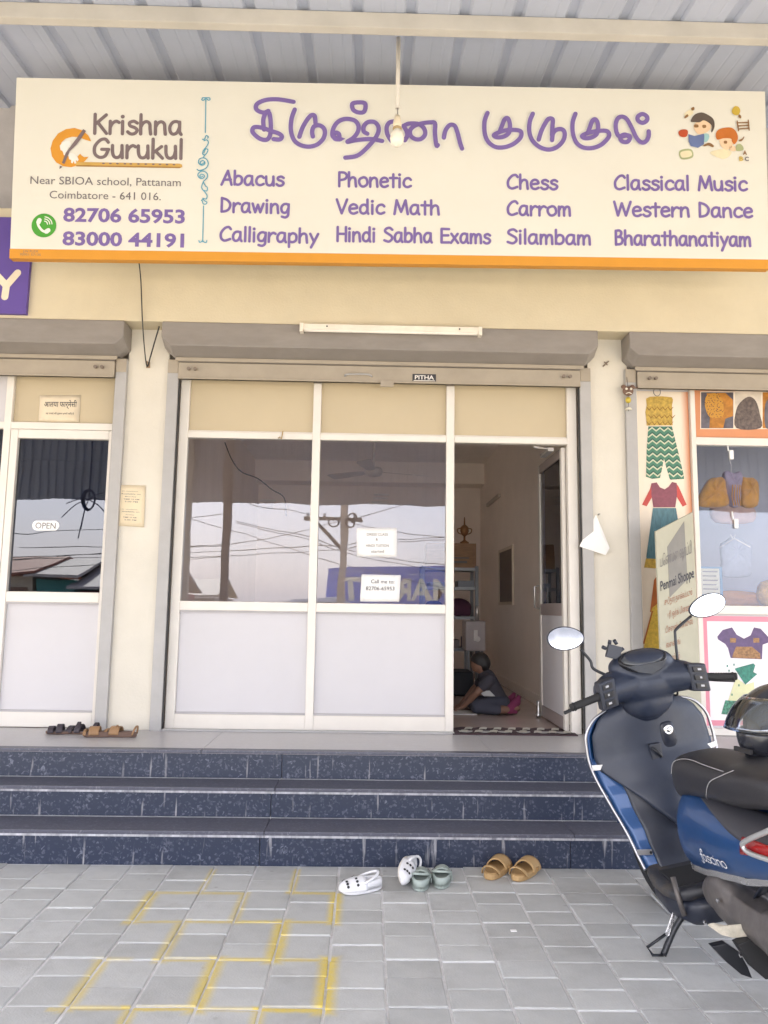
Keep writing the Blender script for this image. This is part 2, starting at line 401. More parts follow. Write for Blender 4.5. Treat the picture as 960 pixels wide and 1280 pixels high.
# ---------------------------------------------------------------- granite steps and landing
def granite(name, base, speck, amount, gloss=.22, streak=0.0):
    mt = bpy.data.materials.new(name); mt.use_nodes = True; N = mt.node_tree.nodes; L = mt.node_tree.links; b = N['Principled BSDF']
    tc = N.new('ShaderNodeTexCoord'); src = tc.outputs['Object']
    n1 = N.new('ShaderNodeTexNoise'); n1.inputs['Scale'].default_value = 27; n1.inputs['Detail'].default_value = 3; n1.inputs['Roughness'].default_value = .55; n1.inputs['Distortion'].default_value = 1.6; L.new(src, n1.inputs['Vector'])
    r1 = N.new('ShaderNodeMapRange'); r1.inputs[1].default_value = .60; r1.inputs[2].default_value = .72; r1.inputs[4].default_value = amount; L.new(n1.outputs[0], r1.inputs[0])
    v1 = N.new('ShaderNodeTexVoronoi'); v1.inputs['Scale'].default_value = 95; L.new(src, v1.inputs['Vector'])
    sepv = N.new('ShaderNodeSeparateColor'); L.new(v1.outputs['Color'], sepv.inputs[0])
    r2 = N.new('ShaderNodeMapRange'); r2.inputs[1].default_value = .80; r2.inputs[2].default_value = .98; r2.inputs[4].default_value = amount*.45; L.new(sepv.outputs[0], r2.inputs[0])
    ad = N.new('ShaderNodeMath'); ad.operation = 'MAXIMUM'; L.new(r1.outputs[0], ad.inputs[0]); L.new(r2.outputs[0], ad.inputs[1])
    mx = N.new('ShaderNodeMix'); mx.data_type = 'RGBA'; mx.inputs['A'].default_value = (*base, 1); mx.inputs['B'].default_value = (*speck, 1); L.new(ad.outputs[0], mx.inputs['Factor'])
    cs = mx.outputs['Result']
    if streak:
        mp = N.new('ShaderNodeMapping'); mp.inputs['Scale'].default_value = (38, 38, 3.2); L.new(src, mp.inputs[0])
        n2 = N.new('ShaderNodeTexNoise'); n2.inputs['Scale'].default_value = 1; n2.inputs['Detail'].default_value = 5; L.new(mp.outputs[0], n2.inputs['Vector'])
        r3 = N.new('ShaderNodeMapRange'); r3.inputs[1].default_value = .63; r3.inputs[2].default_value = .74; r3.inputs[4].default_value = streak; L.new(n2.outputs[0], r3.inputs[0])
        m3 = N.new('ShaderNodeMix'); m3.data_type = 'RGBA'; m3.inputs['B'].default_value = (.55, .54, .55, 1); L.new(r3.outputs[0], m3.inputs['Factor']); L.new(cs, m3.inputs['A']); cs = m3.outputs['Result']
    L.new(cs, b.inputs['Base Color']); b.inputs['Roughness'].default_value = gloss
    rr = N.new('ShaderNodeMapRange'); rr.inputs[3].default_value = gloss; rr.inputs[4].default_value = gloss+.25; L.new(n1.outputs[0], rr.inputs[0]); L.new(rr.outputs[0], b.inputs['Roughness'])
    return mt
gr_riser = granite('dark_granite_riser', (.021, .030, .060), (.24, .26, .33), .55, .25, .55)
gr_tread = granite('dark_granite_tread', (.085, .087, .118), (.26, .26, .30), .5, .30)
gr_land = granite('grey_landing_stone', (.47, .455, .46), (.56, .54, .53), .5, .22)
mortar = M('white_cement', (.62, .62, .63), .9, var=.2, scale=40, bump=.5)
steps = struct(obj('entrance_steps', MB().box(-4.2, 4.2, Y1+.02, -.3, -.3, Z1-.02).box(-4.2, 4.2, Y2+.02, -.3, Z1-.02, Z2-.02).box(-4.2, 4.2, Y3+.02, -.3, Z2-.02, Z3-.024), mortar))
seams = {0: [-3.1, -2.35, -.52, 1.03, 2.6], 1: [-3.3, -.5, 2.4], 2: [-2.9, -.47, 1.9, 3.2]}
for k, (yf, z0, z1) in enumerate(((Y1, -.01, Z1), (Y2, Z1, Z2), (Y3, Z2, Z3))):
    xs = [-4.2]+seams[k]+[4.2]
    for a, b in zip(xs, xs[1:]):
        obj('riser_slab', MB().box(a+.0018, b-.0018, yf, yf+.019, z0+.003, z1-(.019 if k == 2 else .0295)), gr_riser, steps, bevel=.0015, seg=1)
    yb = (Y2, Y3, None)[k]
    xs = [-4.2]+[s+.02 for s in seams[k]]+[4.2]
    if yb is not None:
        for a, b in zip(xs, xs[1:]):
            obj('tread_slab', MB().box(a+.0015, b-.0015, yf-.008, yb-.003, z1-.018, z1), gr_tread, steps, bevel=.003, seg=2)
            obj('mortar_joint', MB().box(a+.0015, b-.0015, yf-.006, yf+.004, z1-.029, z1-.0185), M('chalky_nosing', (.42, .42, .45), .85, var=.35, scale=30, dirt=.95, dirtcol=(.06, .065, .09), stretch=(1, 1, .3)), steps)
xs = [-4.2, -2.55, -.92, .71, 2.34, 4.2]
land = struct(obj('landing', MB().box(-4.2, 4.2, Y3+.03, .25, .2, Z3-.016), mortar))
for a, b in zip(xs, xs[1:]):
    obj('landing_slab', MB().box(a+.001, b-.001, Y3-.012, .0, Z3-.018, Z3), gr_land, land, bevel=.003)
    obj('landing_nosing', MB().box(a+.001, b-.001, Y3-.014, Y3+.045, Z3-.0165, Z3+.0015), gr_tread, land, bevel=.003)

# ---------------------------------------------------------------- building shell
BB = 3.143   # beam underside
bld = thing('shop_building', 'cream painted row of shops with pillars and a deep beam', 'building', (0, 0, Z3))
PX = [(-4.75, -4.47), (-1.67, -1.392), (1.482, 1.759), (4.5, 4.78)]
for a, b in PX:
    obj('pillar', MB().box(a, b, -.04, .3, Z3, BB+.01), M('pillar_paint', (.66, .62, .54), .6, var=.05, scale=3, bump=.25, bscale=90, dirt=.08, dirtcol=(.5, .43, .33)), bld, bevel=.006)
obj('beam', MB().box(-4.8, 4.8, -.2, .3, BB, 3.92), cream, bld, bevel=.012)
obj('upper_wall', MB().box(-4.8, 4.8, .06, .26, 3.92, 5.1), M('upper_wall_paint', (.42, .40, .40), .7, var=.08, bump=.2), bld)
flr = struct(obj('interior_floor', MB().box(-4.7, 4.7, .002, 5.1, Z3-.2, Z3-.002), M('floor_tile', (.56, .45, .41), .16, var=.05, scale=2)))
obj('side_wall', MB().box(1.455, 1.6, .3, 5.0, Z3-.001, 3.3), inner_paint, bld)
obj('side_wall', MB().box(-1.62, -1.48, .3, 5.0, Z3-.001, 3.3), inner_paint, bld)
obj('back_wall', MB().box(-4.7, 4.7, 4.85, 5.0, Z3-.001, 3.3), inner_paint, bld)
obj('ceiling_slab', MB().box(-4.8, 4.8, .305, 5.0, 3.13, 3.3), ceil_paint, bld)
obj('ceiling_beam', MB().box(-1.48, 1.455, 4.5, 4.849, 2.86, 3.129), inner_paint, bld)
obj('end_wall', MB().box(-4.95, -4.76, -.04, 5.0, Z3, 3.3), cream, bld)
obj('end_wall', MB().box(4.79, 4.95, -.04, 5.0, Z3, 3.3), cream, bld)
sk = M('skirting_tile', (.22, .19, .18), .3)
obj('skirting', MB().box(1.44, 1.454, .32, 4.84, Z3, Z3+.09), inner_paint, bld)

# ---------------------------------------------------------------- canopy
RS, RZ0 = .095, 4.82
rz = lambda y: RZ0+RS*y
YE = -7.0
can = thing('metal_canopy', 'blue grey ribbed sheet canopy on cream steel purlins over the shopfronts', 'canopy', (0, -4, 0))
sheetm = M('colour_coated_sheet', (.43, .465, .565), .5, var=.05, scale=2.5, metal=.0, spec=.35)
pitch = .313
x0r = A(55, 90, -.2).x-20*pitch
rib0 = x0r
def roof_prof(x0, n):
    pts = []
    for k in range(n):
        b = x0+k*pitch
        pts += [(b-.040, 0), (b-.024, .022), (b+.024, .022), (b+.040, 0), (b+.13, 0), (b+.14, .0022), (b+.15, 0), (b+.21, 0), (b+.22, .0022), (b+.23, 0)]
    return pts
for k in range(24):
    x = rib0+pitch*(-12+3*k)
    pr = roof_prof(x, 3); pr.append((x+3*pitch-.041, 0))
    secs = [[(px_, y, rz(y)+h) for px_, h in pr] for y in (YE-.1, -6, -3, .06)]
    obj('roof_sheet', MB().loft(secs, closed=False), sheetm, can, solid=-.003)
steelm = M('purlin_paint', (.50, .47, .42), .55, var=.10, scale=3, dirt=.3, dirtcol=(.36, .33, .30), bump=.15)
ypu = AZ(480, 20, rz(-1.05)-.002).y
for y in (ypu, -2.5, -4.1, -5.5, -6.8):
    z = rz(y)-.006
    obj('purlin', MB().box(-11, 11, y-.03, y+.03, z-.098, z), steelm, can, bevel=.006)
for x in (-9.8, -6.2, -2.9, 2.8, 6.2, 9.8):
    secs = []
    q = MB()
    for y in (YE, -1.3):
        z = rz(y)-.105
        secs.append([(x-.05, y, z-.12), (x+.05, y, z-.12), (x+.05, y, z), (x-.05, y, z)])
    obj('rafter', q.loft(secs), steelm, can, bevel=.006)
for x in (-9.8, -2.9, 2.8, 9.8):
    obj('post', MB().box(x-.05, x+.05, YE+.02, YE+.12, -.05, rz(YE)-.23), steelm, can, bevel=.006)
fz0, fz1 = 2.90, 4.13
fas = MB()
pr = []
x = -11
while x < 11:
    pr += [(x, 0), (x+.05, 0), (x+.07, .03), (x+.12, .03)]; x += .14
secs = [[(px_, YE-h, z) for px_, h in pr] for z in (fz0, fz1)]
obj('fascia_sheet', fas.loft(secs, closed=False), sheetm, can, solid=.003)
vent_light = M('vent_daylight_white', (.84, .82, .78), .5)  # white colour stands in for daylight through the back-wall ventilator slits
for px_, py_ in ((312, 630), (474, 623)):
    c = A(px_, py_, 4.84)
    for k in range(3): obj('vent_daylight_slat', MB().obox((max(c.x, -1.38)+.015*k, 4.835, c.z-.05+.05*k), (.10, 0, 0), (0, .012, .006), (0, -.004, .009)), vent_light, bld)
# ================================================================ rolling shutters
def bolt_pair(par, x, z, y):
    for k in (-1, 1):
        obj('bolt', MB().lathe([(.012, 0), (.012, .012), (.007, .018), (.006, .03)], 8, (x+k*.022, y-.03, z), 'Y'), M('rusty_bolt', (.2, .16, .13), .7), par)
def shutter(x0, x1, label, ends=(True, True)):
    t = thing('rolling_shutter', label, 'shutter', ((x0+x1)/2, -.1, Z3), 'rolling shutters over the shopfronts')
    yf = -.215
    prof = [(-.03, BB-.002), (yf, BB-.002), (yf, 2.978), (-.105, 2.936), (-.03, 2.936)]
    ch = .05
    secs = []
    def sec(x, cut):
        return [(x, y, z) for y, z in prof]
    a, b = x0, x1
    mb = MB()
    # box hood with cut lower corners, like folded sheet
    secs = []
    for x, lift in ((a, .055), (a+.06, 0), (b-.06, 0), (b, .055)):
        secs.append([(x, -.042, BB-.004), (x, yf, BB-.004), (x, yf, 2.978+lift), (x, -.105-lift*.4, 2.932+lift), (x, -.042, 2.932+lift)])
    obj('hood', mb.loft(secs), hood_grey, t, bevel=.004, seg=1)
    obj('hood_lip', MB().box(a+.07, b-.07, -.112, -.104, 2.905, 2.930), slat_paint, t, bevel=.002)
    obj('bottom_bar', MB().box(a+.09, b-.09, -.094, -.07, 2.785, 2.900).box(a+.09, b-.09, -.104, -.066, 2.785, 2.797), slat_paint, t, bevel=.003)
    obj('curtain_slat', MB().box(a+.09, b-.09, -.09, -.074, 2.904, 2.925), hood_grey, t)
    for s, on in ((-1, ends[0]), (1, ends[1])):
        if not on: continue
        gx = a+.013 if s < 0 else b-.013-.074
        mb = MB().box(gx, gx+.074, -.072, -.004, Z3, 2.925)
        o = obj('guide_channel', mb, guide_grey, t, bevel=.003)
        # slot the curtain runs in
        sx = gx+.074 if s < 0 else gx
        obj('guide_slot', MB().box(sx-.004 if s < 0 else sx-.006, sx+.006 if s < 0 else sx+.004, -.055, -.03, Z3+.01, 2.83), black_gap, o)
        obj('corner_plate', MB().box(gx+.002, gx+.072, -.078, -.0725, 2.83, 2.923), slat_paint, o, bevel=.002)
        bx = gx+.074+.1 if s < 0 else gx-.1
        bolt_pair(t, bx, 2.85, -.094)
    return t
sh = shutter(-1.405, 1.507, 'raised grey rolling shutter with a small black maker plate over the middle shop')
hc = A(483, 471, -.1)
h_ = MB().tube(catmull([(hc.x-.28, -.1, hc.z+.0), (hc.x-.27, -.118, hc.z+.005), (hc.x-.2, -.122, hc.z+.008), (hc.x-.12, -.118, hc.z+.008), (hc.x-.1, -.1, hc.z)], 5), .006)
obj('handle', h_, guide_grey, sh, smooth=True)
obj('lock_box', MB().box(hc.x-.05+.01, hc.x+.04+.01, -.112, -.0945, 2.755, 2.80), slat_paint, sh, bevel=.004)
q = A(530, 471, -.1)
pl = obj('maker_plate', MB().box(q.x-.078, q.x+.082, -.0975, -.0945, q.z-.03, q.z+.02), ink, sh)
mp_f = lambda y: (lambda u, v, h: (u, y-h, v))
obj('lettering', text_fit('PITHA', mp_f(-.0978), q.x-.062, q.z-.017, .13, .028, .0005, .02), M('plate_letters', (.75, .72, .68), .5), pl)
obj('underline', MB().box(q.x-.07, q.x+.075, -.0985, -.0976, q.z-.0285, q.z-.024), MATS['plate_letters'], pl)
shutter(-4.46, -1.655, 'raised grey rolling shutter above the left shop door with the open sticker', (False, True))
shutter(1.72, 4.5, 'raised grey rolling shutter above the garment posters', (True, False))
# tube light under the beam
a = A(375, 411, -.24); b = A(602, 412, -.24)
tl = thing('tube_light', 'slim unlit white batten light fixed under the beam edge', 'light', ((a.x+b.x)/2, -.225, 3.12))
fix = M('batten_white', (.78, .72, .62), .4)
obj('batten', MB().box(a.x, b.x, -.262, -.216, 3.088, 3.128), fix, tl, bevel=.004)
obj('diffuser', MB().tube([(a.x+.03, -.255, 3.085), (b.x-.03, -.255, 3.085)], .011, 10), M('tube_glass', (.82, .78, .7), .3), tl, smooth=True)
for x in (a.x+.012, b.x-.012): obj('end_cap', MB().box(x-.012, x+.012, -.27, -.2155, 3.072, 3.13), fix, tl, bevel=.003)
for x in (a.x+.18, b.x-.15): obj('screw', MB().lathe([(.006, 0), (.004, .004)], 8, (x, -.268, 3.11), 'Y'), ink, tl)

# ================================================================ shopfront glazing
def rect_panel(name, x0, x1, z0, z1, y, mat, par, th=.006, bevel=0): return obj(name, MB().box(x0, x1, y-th/2, y+th/2, z0, z1), mat, par, bevel=bevel)
def bar(name, x0, x1, z0, z1, par, y0=-.002, y1=.052, mat=None): return obj(name, MB().box(x0, x1, y0, y1, z0, z1), mat or alu, par, bevel=.0025, seg=1)
ms = thing('glazed_shopfront', 'aluminium shopfront with two big windows, white lower panels and an open glass door', 'shopfront', (0, .02, Z3))
XL, XR = -1.314, 1.412
bar('left_jamb', XL, -1.252, Z3, 2.84, ms); bar('right_jamb', 1.346, XR, Z3, 2.84, ms)
MU = [(-.404, -.350), (.512, .567)]
for a, b in MU: bar('mullion', a, b, Z3, 2.80, ms, -.006, .056)
spans = [(-1.252, -.404), (-.350, .512), (.567, 1.346)]
for i, (a, b) in enumerate(spans):
    bar('transom_bar', a, b, 2.404, 2.447, ms)
    rect_panel('top_panel', a+.001, b-.001, 2.449, 2.815, .028, acp_cream, ms)
    obj('panel_bead', MB().box(a, b, .012, .024, 2.447, 2.457), alu, ms)
for (a, b) in spans[:2]:
    bar('sill_rail', a, b, 1.238, 1.298, ms); bar('bottom_rail', a, b, Z3+.002, .566, ms, -.001, .053)
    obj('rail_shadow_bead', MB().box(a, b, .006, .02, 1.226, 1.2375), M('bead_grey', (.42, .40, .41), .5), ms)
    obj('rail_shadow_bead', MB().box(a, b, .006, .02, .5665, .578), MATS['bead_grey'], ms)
    rect_panel('lower_panel', a+.001, b-.001, .568, 1.236, .028, acp, ms)
    rect_panel('window_pane', a+.001, b-.001, 1.299, 2.403, YG, pane, ms, .005)
bar('door_threshold', .567, 1.346, Z3+.0005, Z3+.008, ms, .0, .05, guide_grey)
obj('floor_track', MB().box(XL, .567, -.07, -.03, Z3+.0005, Z3+.012), guide_grey, ms, bevel=.002)
# cable tie knot on the transom
kq = A(350, 548, -.004)
obj('wire_knot', MB().tube([(kq.x-.012, -.01, kq.z), (kq.x, -.02, kq.z+.006), (kq.x+.01, -.012, kq.z-.006), (kq.x+.02, -.01, kq.z+.05)], .004, 6), M('brass_wire', (.4, .28, .12), .5, .6), ms)
# open door leaf, hinged at the right jamb, swung inwards
DX0, DX1, DY0, DY1 = 1.318, 1.345, .06, .80
door = obj('door', MB().box(DX0, DX1, DY0, DY0+.05, Z3+.012, 2.395), alu, ms, bevel=.002)
lab(door, 'glass door leaf standing open inwards')
dark_alu = alu
obj('door_stile', MB().box(DX0, DX1, DY1-.05, DY1, Z3+.012, 2.395), alu, door, bevel=.002)
for z0, z1 in ((Z3+.012, .56), (1.235, 1.32), (2.33, 2.395)):
    obj('door_rail', MB().box(DX0, DX1, DY0+.051, DY1-.051, z0, z1), M('door_rail_bronze', (.30, .25, .24), .4), door, bevel=.002)
obj('door_panel', MB().box(DX0+.009, DX1-.009, DY0+.051, DY1-.051, .561, 1.234), acp, door)
obj('door_pane', MB().box(DX0+.011, DX1-.011, DY0+.051, DY1-.051, 1.321, 2.329), pane, door)
obj('door_stopper', MB().lathe([(.02, 0), (.022, .02), (.012, .035), (.012, .1), (.016, .12)], 10, (DX0-.02, DY1-.03, Z3)), M('chrome_satin', (.6, .6, .6), .3, 1), door, smooth=True)
obj('door_handle', MB().tube([(DX0-.001, DY1-.025, 1.28), (DX0-.04, DY1-.025, 1.29), (DX0-.04, DY1-.025, 1.45), (DX0-.001, DY1-.025, 1.46)], .007, 8), MATS['chrome_satin'], door, smooth=True)
obj('door_closer', MB().obox((1.25, .2, 2.385), (.0, .12, .0), (.02, 0, 0), (0, 0, .012)).tube([(1.25, .1, 2.39), (1.12, .03, 2.39)], .008, 6), M('closer_grey', (.45, .43, .42), .4, .4), door)

# left shop: aluminium door with tinted glass
ls = thing('glazed_door', 'white framed glass shop door with an oval open sticker, left shop', 'door', (-2.1, .02, Z3))
pane_l = glass('pharmacy_glass', (.30, .30, .34), .04)
bar('top_rail', -4.3, -1.732, 2.441, 2.489, ls)
rect_panel('top_panel', -2.448, -1.735, 2.491, 2.815, .028, acp_cream, ls)
rect_panel('top_panel', -4.3, -2.50, 2.491, 2.815, .028, acp, ls)
bar('mullion', -2.497, -2.449, Z3, 2.815, ls, -.006, .056)
bar('door_stile', -1.785, -1.733, Z3+.004, 2.4385, ls); bar('door_stile', -2.447, -2.398, Z3+.004, 2.4385, ls)
dz = [(Z3+.004, .566), (1.275, 1.343), (2.378, 2.4385)]
for z0, z1 in dz: bar('door_rail', -2.397, -1.786, z0, z1, ls, -.001, .053)
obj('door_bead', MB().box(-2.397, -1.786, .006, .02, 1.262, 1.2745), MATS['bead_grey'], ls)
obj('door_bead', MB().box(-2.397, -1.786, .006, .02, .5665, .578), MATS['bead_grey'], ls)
rect_panel('lower_panel', -2.396, -1.787, .568, 1.274, .028, acp, ls)
rect_panel('door_pane', -2.396, -1.787, 1.344, 2.377, YG, pane_l, ls, .005)
bar('fixed_rail', -4.3, -2.4985, 1.275, 1.343, ls); bar('fixed_rail', -4.3, -2.4985, Z3+.004, .566, ls)
rect_panel('fixed_pane', -4.3, -2.499, 1.344, 2.44, YG, pane_l, ls, .005); rect_panel('fixed_panel', -4.3, -2.499, .568, 1.274, .028, acp, ls)
# open sticker on the left door
c = A(57, 657, YG-.004)
st = tag(obj('open_sticker', MB().prism([(c.x+.085*s*max(0, 1)+.0+math.cos(t)*.032-0 if False else c.x+(.056 if math.cos(t) > 0 else -.056)+math.cos(t)*.034, c.z+math.sin(t)*.034) for s in (1,) for t in [k*math.pi/10 for k in range(20)]], 0, .0008, lambda u, v, h: (u, YG-.0031-h, v)), M('sticker_white', (.85, .85, .86), .4)), 'white rounded sticker reading OPEN on the left door glass', 'sticker')
obj('lettering', text_fit('OPEN', lambda u, v, h: (u, YG-.0043-h, v), c.x-.068, c.z-.02, .136, .04, 0, .01), ink_grey, st)
# papers
def paper(name, label, pts, Y, mat, lines, cat='paper', tilt=None, col=None, parent=None, size=None):
    """pts: pixel corners tl, tr, br, bl on plane Y; lines: (u0, u1, v, height, text)"""
    P = [A(*p, Y) for p in pts]
    def mp(u, v, h):
        a = P[0].lerp(P[1], u); b = P[3].lerp(P[2], u); p = a.lerp(b, v); return (p.x, Y-h-.004*math.sin(math.pi*u)*math.sin(math.pi*v), p.z)
    o = obj(name, MB().grid(lambda u, v: mp(u, v, 0), 6, 6), mat, None, solid=.0006, smooth=True); tag(o, label, cat, 'paper notices')
    H = (P[0]-P[3]).length; Wd = (P[0]-P[1]).length
    mb = MB()
    for (u0, u1, v, hh, txt) in lines:
        t = text_mesh(txt, .01); xs = [q[0] for q in t.v]
        xa, xb = min(xs), max(xs)
        mb.add([mp(u0+(x-xa)/(xb-xa)*(u1-u0), v-y/.7*hh, .0012) for x, y, z in t.v], t.f)
    if lines: obj('lettering', mb, col or ink, o)
    return o
paper('paper_notice', 'white typed sheet stuck high on the middle window', [(446, 660), (496, 660), (496, 696), (446, 696)], YG-.006, white_paper,
      [(.25, .78, .27, .09, 'DRESS CLASS'), (.47, .53, .44, .09, '&'), (.23, .8, .66, .09, 'HINDI TUITION'), (.36, .68, .86, .1, 'started')], col=ink_grey)
paper('paper_notice', 'white typed sheet with a phone number, low on the middle window', [(452, 718), (501, 719), (499, 752), (450, 752)], YG-.006, white_paper,
      [(.25, .85, .32, .14, 'Call me to:'), (.13, .86, .58, .14, '82706-65953')], col=ink)
paper('paper_notice', 'cream typed notice taped on the left pillar', [(146, 606), (182, 607), (180, 659), (145, 657)], -.046, cream_paper,
      [(.2, .75, .16, .02, 'Dr. consultation'), (.15, .85, .23, .03, 'Available on'), (.3, .7, .29, .02, 'Monday'), (.25, .8, .36, .03, 'TIME 10 AM'), (.3, .75, .42, .03, '5.00 PM'), (.2, .75, .60, .02, 'Dr. consultation'), (.2, .82, .66, .03, 'Available on'), (.35, .65, .73, .02, 'Friday'), (.25, .72, .80, .03, 'TIME 10 AM'), (.3, .72, .86, .03, '5.00 PM')], col=ink_grey)
paper('paper_notice', 'cream Hindi notice on the panel above the left door', [(50, 494), (101, 494), (99, 528), (48, 527)], .022, M('pale_cream_paper', (.70, .60, .45), .7),
      [(.12, .92, .44, .20, 'आलया फार्मेसी'), (.17, .86, .72, .06, 'यह दवाई की दुकान हमारे लिए है')], col=ink)
# folded paper hanging from a nail on the right pillar
P = [A(745, 643, -.06), A(762, 685, -.075), A(757, 694, -.075), A(724, 683, -.075)]
mb = MB(); vs = [tuple(p) for p in P]; mid = tuple((P[0]+P[2])/2+Vector((0, -.012, 0)))
mb.add(vs+[mid], [(0, 1, 4), (1, 2, 4), (2, 3, 4), (3, 0, 4)])
tag(obj('folded_paper', mb, white_paper, None, solid=.001), 'blank white kite shaped paper hanging on the right pillar', 'paper')
n = A(748, 643, -.04)
tag(obj('nail', MB().lathe([(.003, 0), (.003, .03), (.006, .031), (.006, .033)], 6, (n.x, -.073, n.z), 'Y'), M('nail_steel', (.3, .28, .26), .4, .8)), 'small nail holding the folded paper', 'nail')
ss = A(757, 455, -.04)
tag(obj('wall_bracket', MB().tube([(ss.x-.02, -.045, ss.z-.02), (ss.x, -.055, ss.z), (ss.x+.02, -.045, ss.z+.018)], .005, 6).tube([(ss.x-.01, -.045, ss.z+.014), (ss.x+.008, -.055, ss.z-.012)], .004, 6), M('rust_clip', (.22, .17, .13), .7)), 'small rusty clip on the right pillar below the beam', 'clip')

# hanging charm on the right pillar edge
c = A(785, 489, -.09)
ch = thing('hanging_charm', 'brown mask charm with lemon hanging at the edge of the right pillar', 'charm', (c.x, -.09, c.z-.1))
bm_ = M('charm_brown', (.16, .09, .06), .6, bump=.4)
blob('mask', [('e', (c.x, -.09, c.z), (.038, .014, .034)), ('e', (c.x-.03, -.09, c.z+.03), (.018, .01, .016)), ('e', (c.x+.03, -.09, c.z+.03), (.018, .01, .016)), ('e', (c.x, -.1, c.z), (.012, .012, .016)), ('c', (c.x+.03, -.09, c.z+.02), .006, (c.x+.085, -.09, c.z+.03), .004)], bm_, ch, .004, 2)
for s in (-1, 1): obj('eye', MB().lathe([(.001, 0), (.008, .003), (.009, .006), (.001, .01)], 8, (c.x+s*.016, -.112, c.z+.012), 'Y'), M('charm_eye', (.7, .66, .55), .5), ch)
obj('mouth', MB().tube(catmull([(c.x-.02, -.104, c.z-.022), (c.x, -.106, c.z-.014), (c.x+.02, -.104, c.z-.022)], 4), .003, 6), MATS['charm_eye'], ch)
obj('lemon', MB().lathe([(.001, -.022), (.014, -.016), (.02, 0), (.014, .016), (.001, .022)], 10, (c.x, -.09, c.z-.062)), M('lemon_yellow', (.55, .42, .05), .5), ch, smooth=True)
obj('cord', MB().tube([(c.x, -.09, c.z+.03), (c.x-.004, -.085, c.z+.1)], .002, 5).tube([(c.x, -.09, c.z-.03), (c.x, -.09, c.z-.14)], .002, 5), ink, ch)
obj('bead', MB().lathe([(.003, -.12), (.024, -.118), (.016, -.106), (.004, -.1)], 10, (c.x, -.09, c.z-.01)), MATS['charm_eye'], ch, smooth=True)

# hanging cable from behind the sign to the left pillar
w1 = [A(173, 322, -.3), A(176, 350, -.25), A(178, 400, -.22), A(181, 440, -.12), A(184, 458, -.06), A(188, 446, -.08), A(194, 425, -.14), A(199, 408, -.19)]
tag(obj('hanging_cable', MB().tube(catmull(w1, 6), .0045, 6), M('cable_black', (.03, .03, .03), .5), smooth=True), 'thin black cable looping from the sign to a hook on the left pillar', 'cable')
hk = A(185, 456, -.05)
tag(obj('cable_hook', MB().tube([(hk.x, -.04, hk.z), (hk.x, -.07, hk.z), (hk.x, -.075, hk.z+.02)], .005, 6).box(hk.x-.012, hk.x+.012, -.048, -.0405, hk.z-.02, hk.z+.02), M('hook_brown', (.3, .2, .12), .6)), 'small hook holding the black cable on the left pillar', 'hook')
# ================================================================ the main signboard
SBL, SBR = Vector((-2.25, -.60, 3.379)), Vector((2.482, -.60, 3.424))
STL, STR = Vector((-2.255, -.672, 4.531)), Vector((2.465, -.672, 4.589))
SN = (SBR-SBL).cross(STL-SBL).normalized()      # faces the street
if SN.y > 0: SN = -SN
SO, SU = SBL, (SBR-SBL).normalized(); SV = SN.cross(SU).normalized()
if SV.z < 0: SV = -SV
SW = (SBR-SBL).length; SH = (STL-SBL).dot(SV)
def S2(px, py):                  # pixel -> sign-plane metres
    d = ray(px, py); t = (SO-CP).dot(SN)/d.dot(SN); p = CP+d*t-SO; return (p.dot(SU), p.dot(SV))
def smap(u, v, h): return tuple(SO+SU*u+SV*v+SN*(h+.001))
def S2l(pts): return [S2(*p) for p in pts]
sg = thing('shop_signboard', 'long white signboard with purple Tamil lettering, class list and orange bottom band', 'sign', tuple((SBL+SBR)/2))
sign_face = M('flex_sign_face', (.69, .665, .59), .42, var=.02, scale=2, dirt=.06, dirtcol=(.6, .52, .4))
obj('face', MB().prism([(0, 0), (SW, 0), (SW, SH), (0, SH)], -.05, 0, lambda u, v, h: tuple(SO+SU*u+SV*v+SN*h)), sign_face, sg, bevel=.004)
orange = M('sign_orange', (.62, .27, .025), .45, var=.03)
bh = S2(480, 318)[1]-S2(480, 329)[1]
obj('bottom_band', MB().prism([(-.002, -.004), (SW+.002, -.004), (SW+.002, bh), (-.002, bh)], -.054, .0015, lambda u, v, h: tuple(SO+SU*u+SV*v+SN*h)), orange, sg, bevel=.002)
frm = M('sign_frame_steel', (.35, .34, .34), .5, .3)
for u in (.3, SW*.36, SW*.66, SW-.3):
    p = SO+SU*u+SV*.3-SN*.055
    obj('bracket', MB().box(p.x-.02, p.x+.02, p.y, -.2, p.z-.02, p.z+.02), frm, sg)
    p2 = SO+SU*u+SV*(SH-.1)-SN*.055
    obj('upright', MB().obox((p+p2)/2+Vector((0, .022, 0)), (.02, 0, 0), tuple((p2-p)*.5), (0, .02, 0)), frm, sg)
purple = M('sign_purple', (.175, .115, .33), .45, var=.04)
halo = M('sign_halo', (.74, .72, .68), .45, var=.02)
browngrey = M('sign_brown_grey', (.175, .13, .135), .45, var=.04)
greytxt = M('sign_grey_text', (.16, .14, .15), .45, var=.03)
teal = M('sign_teal', (.09, .33, .46), .45, var=.05)

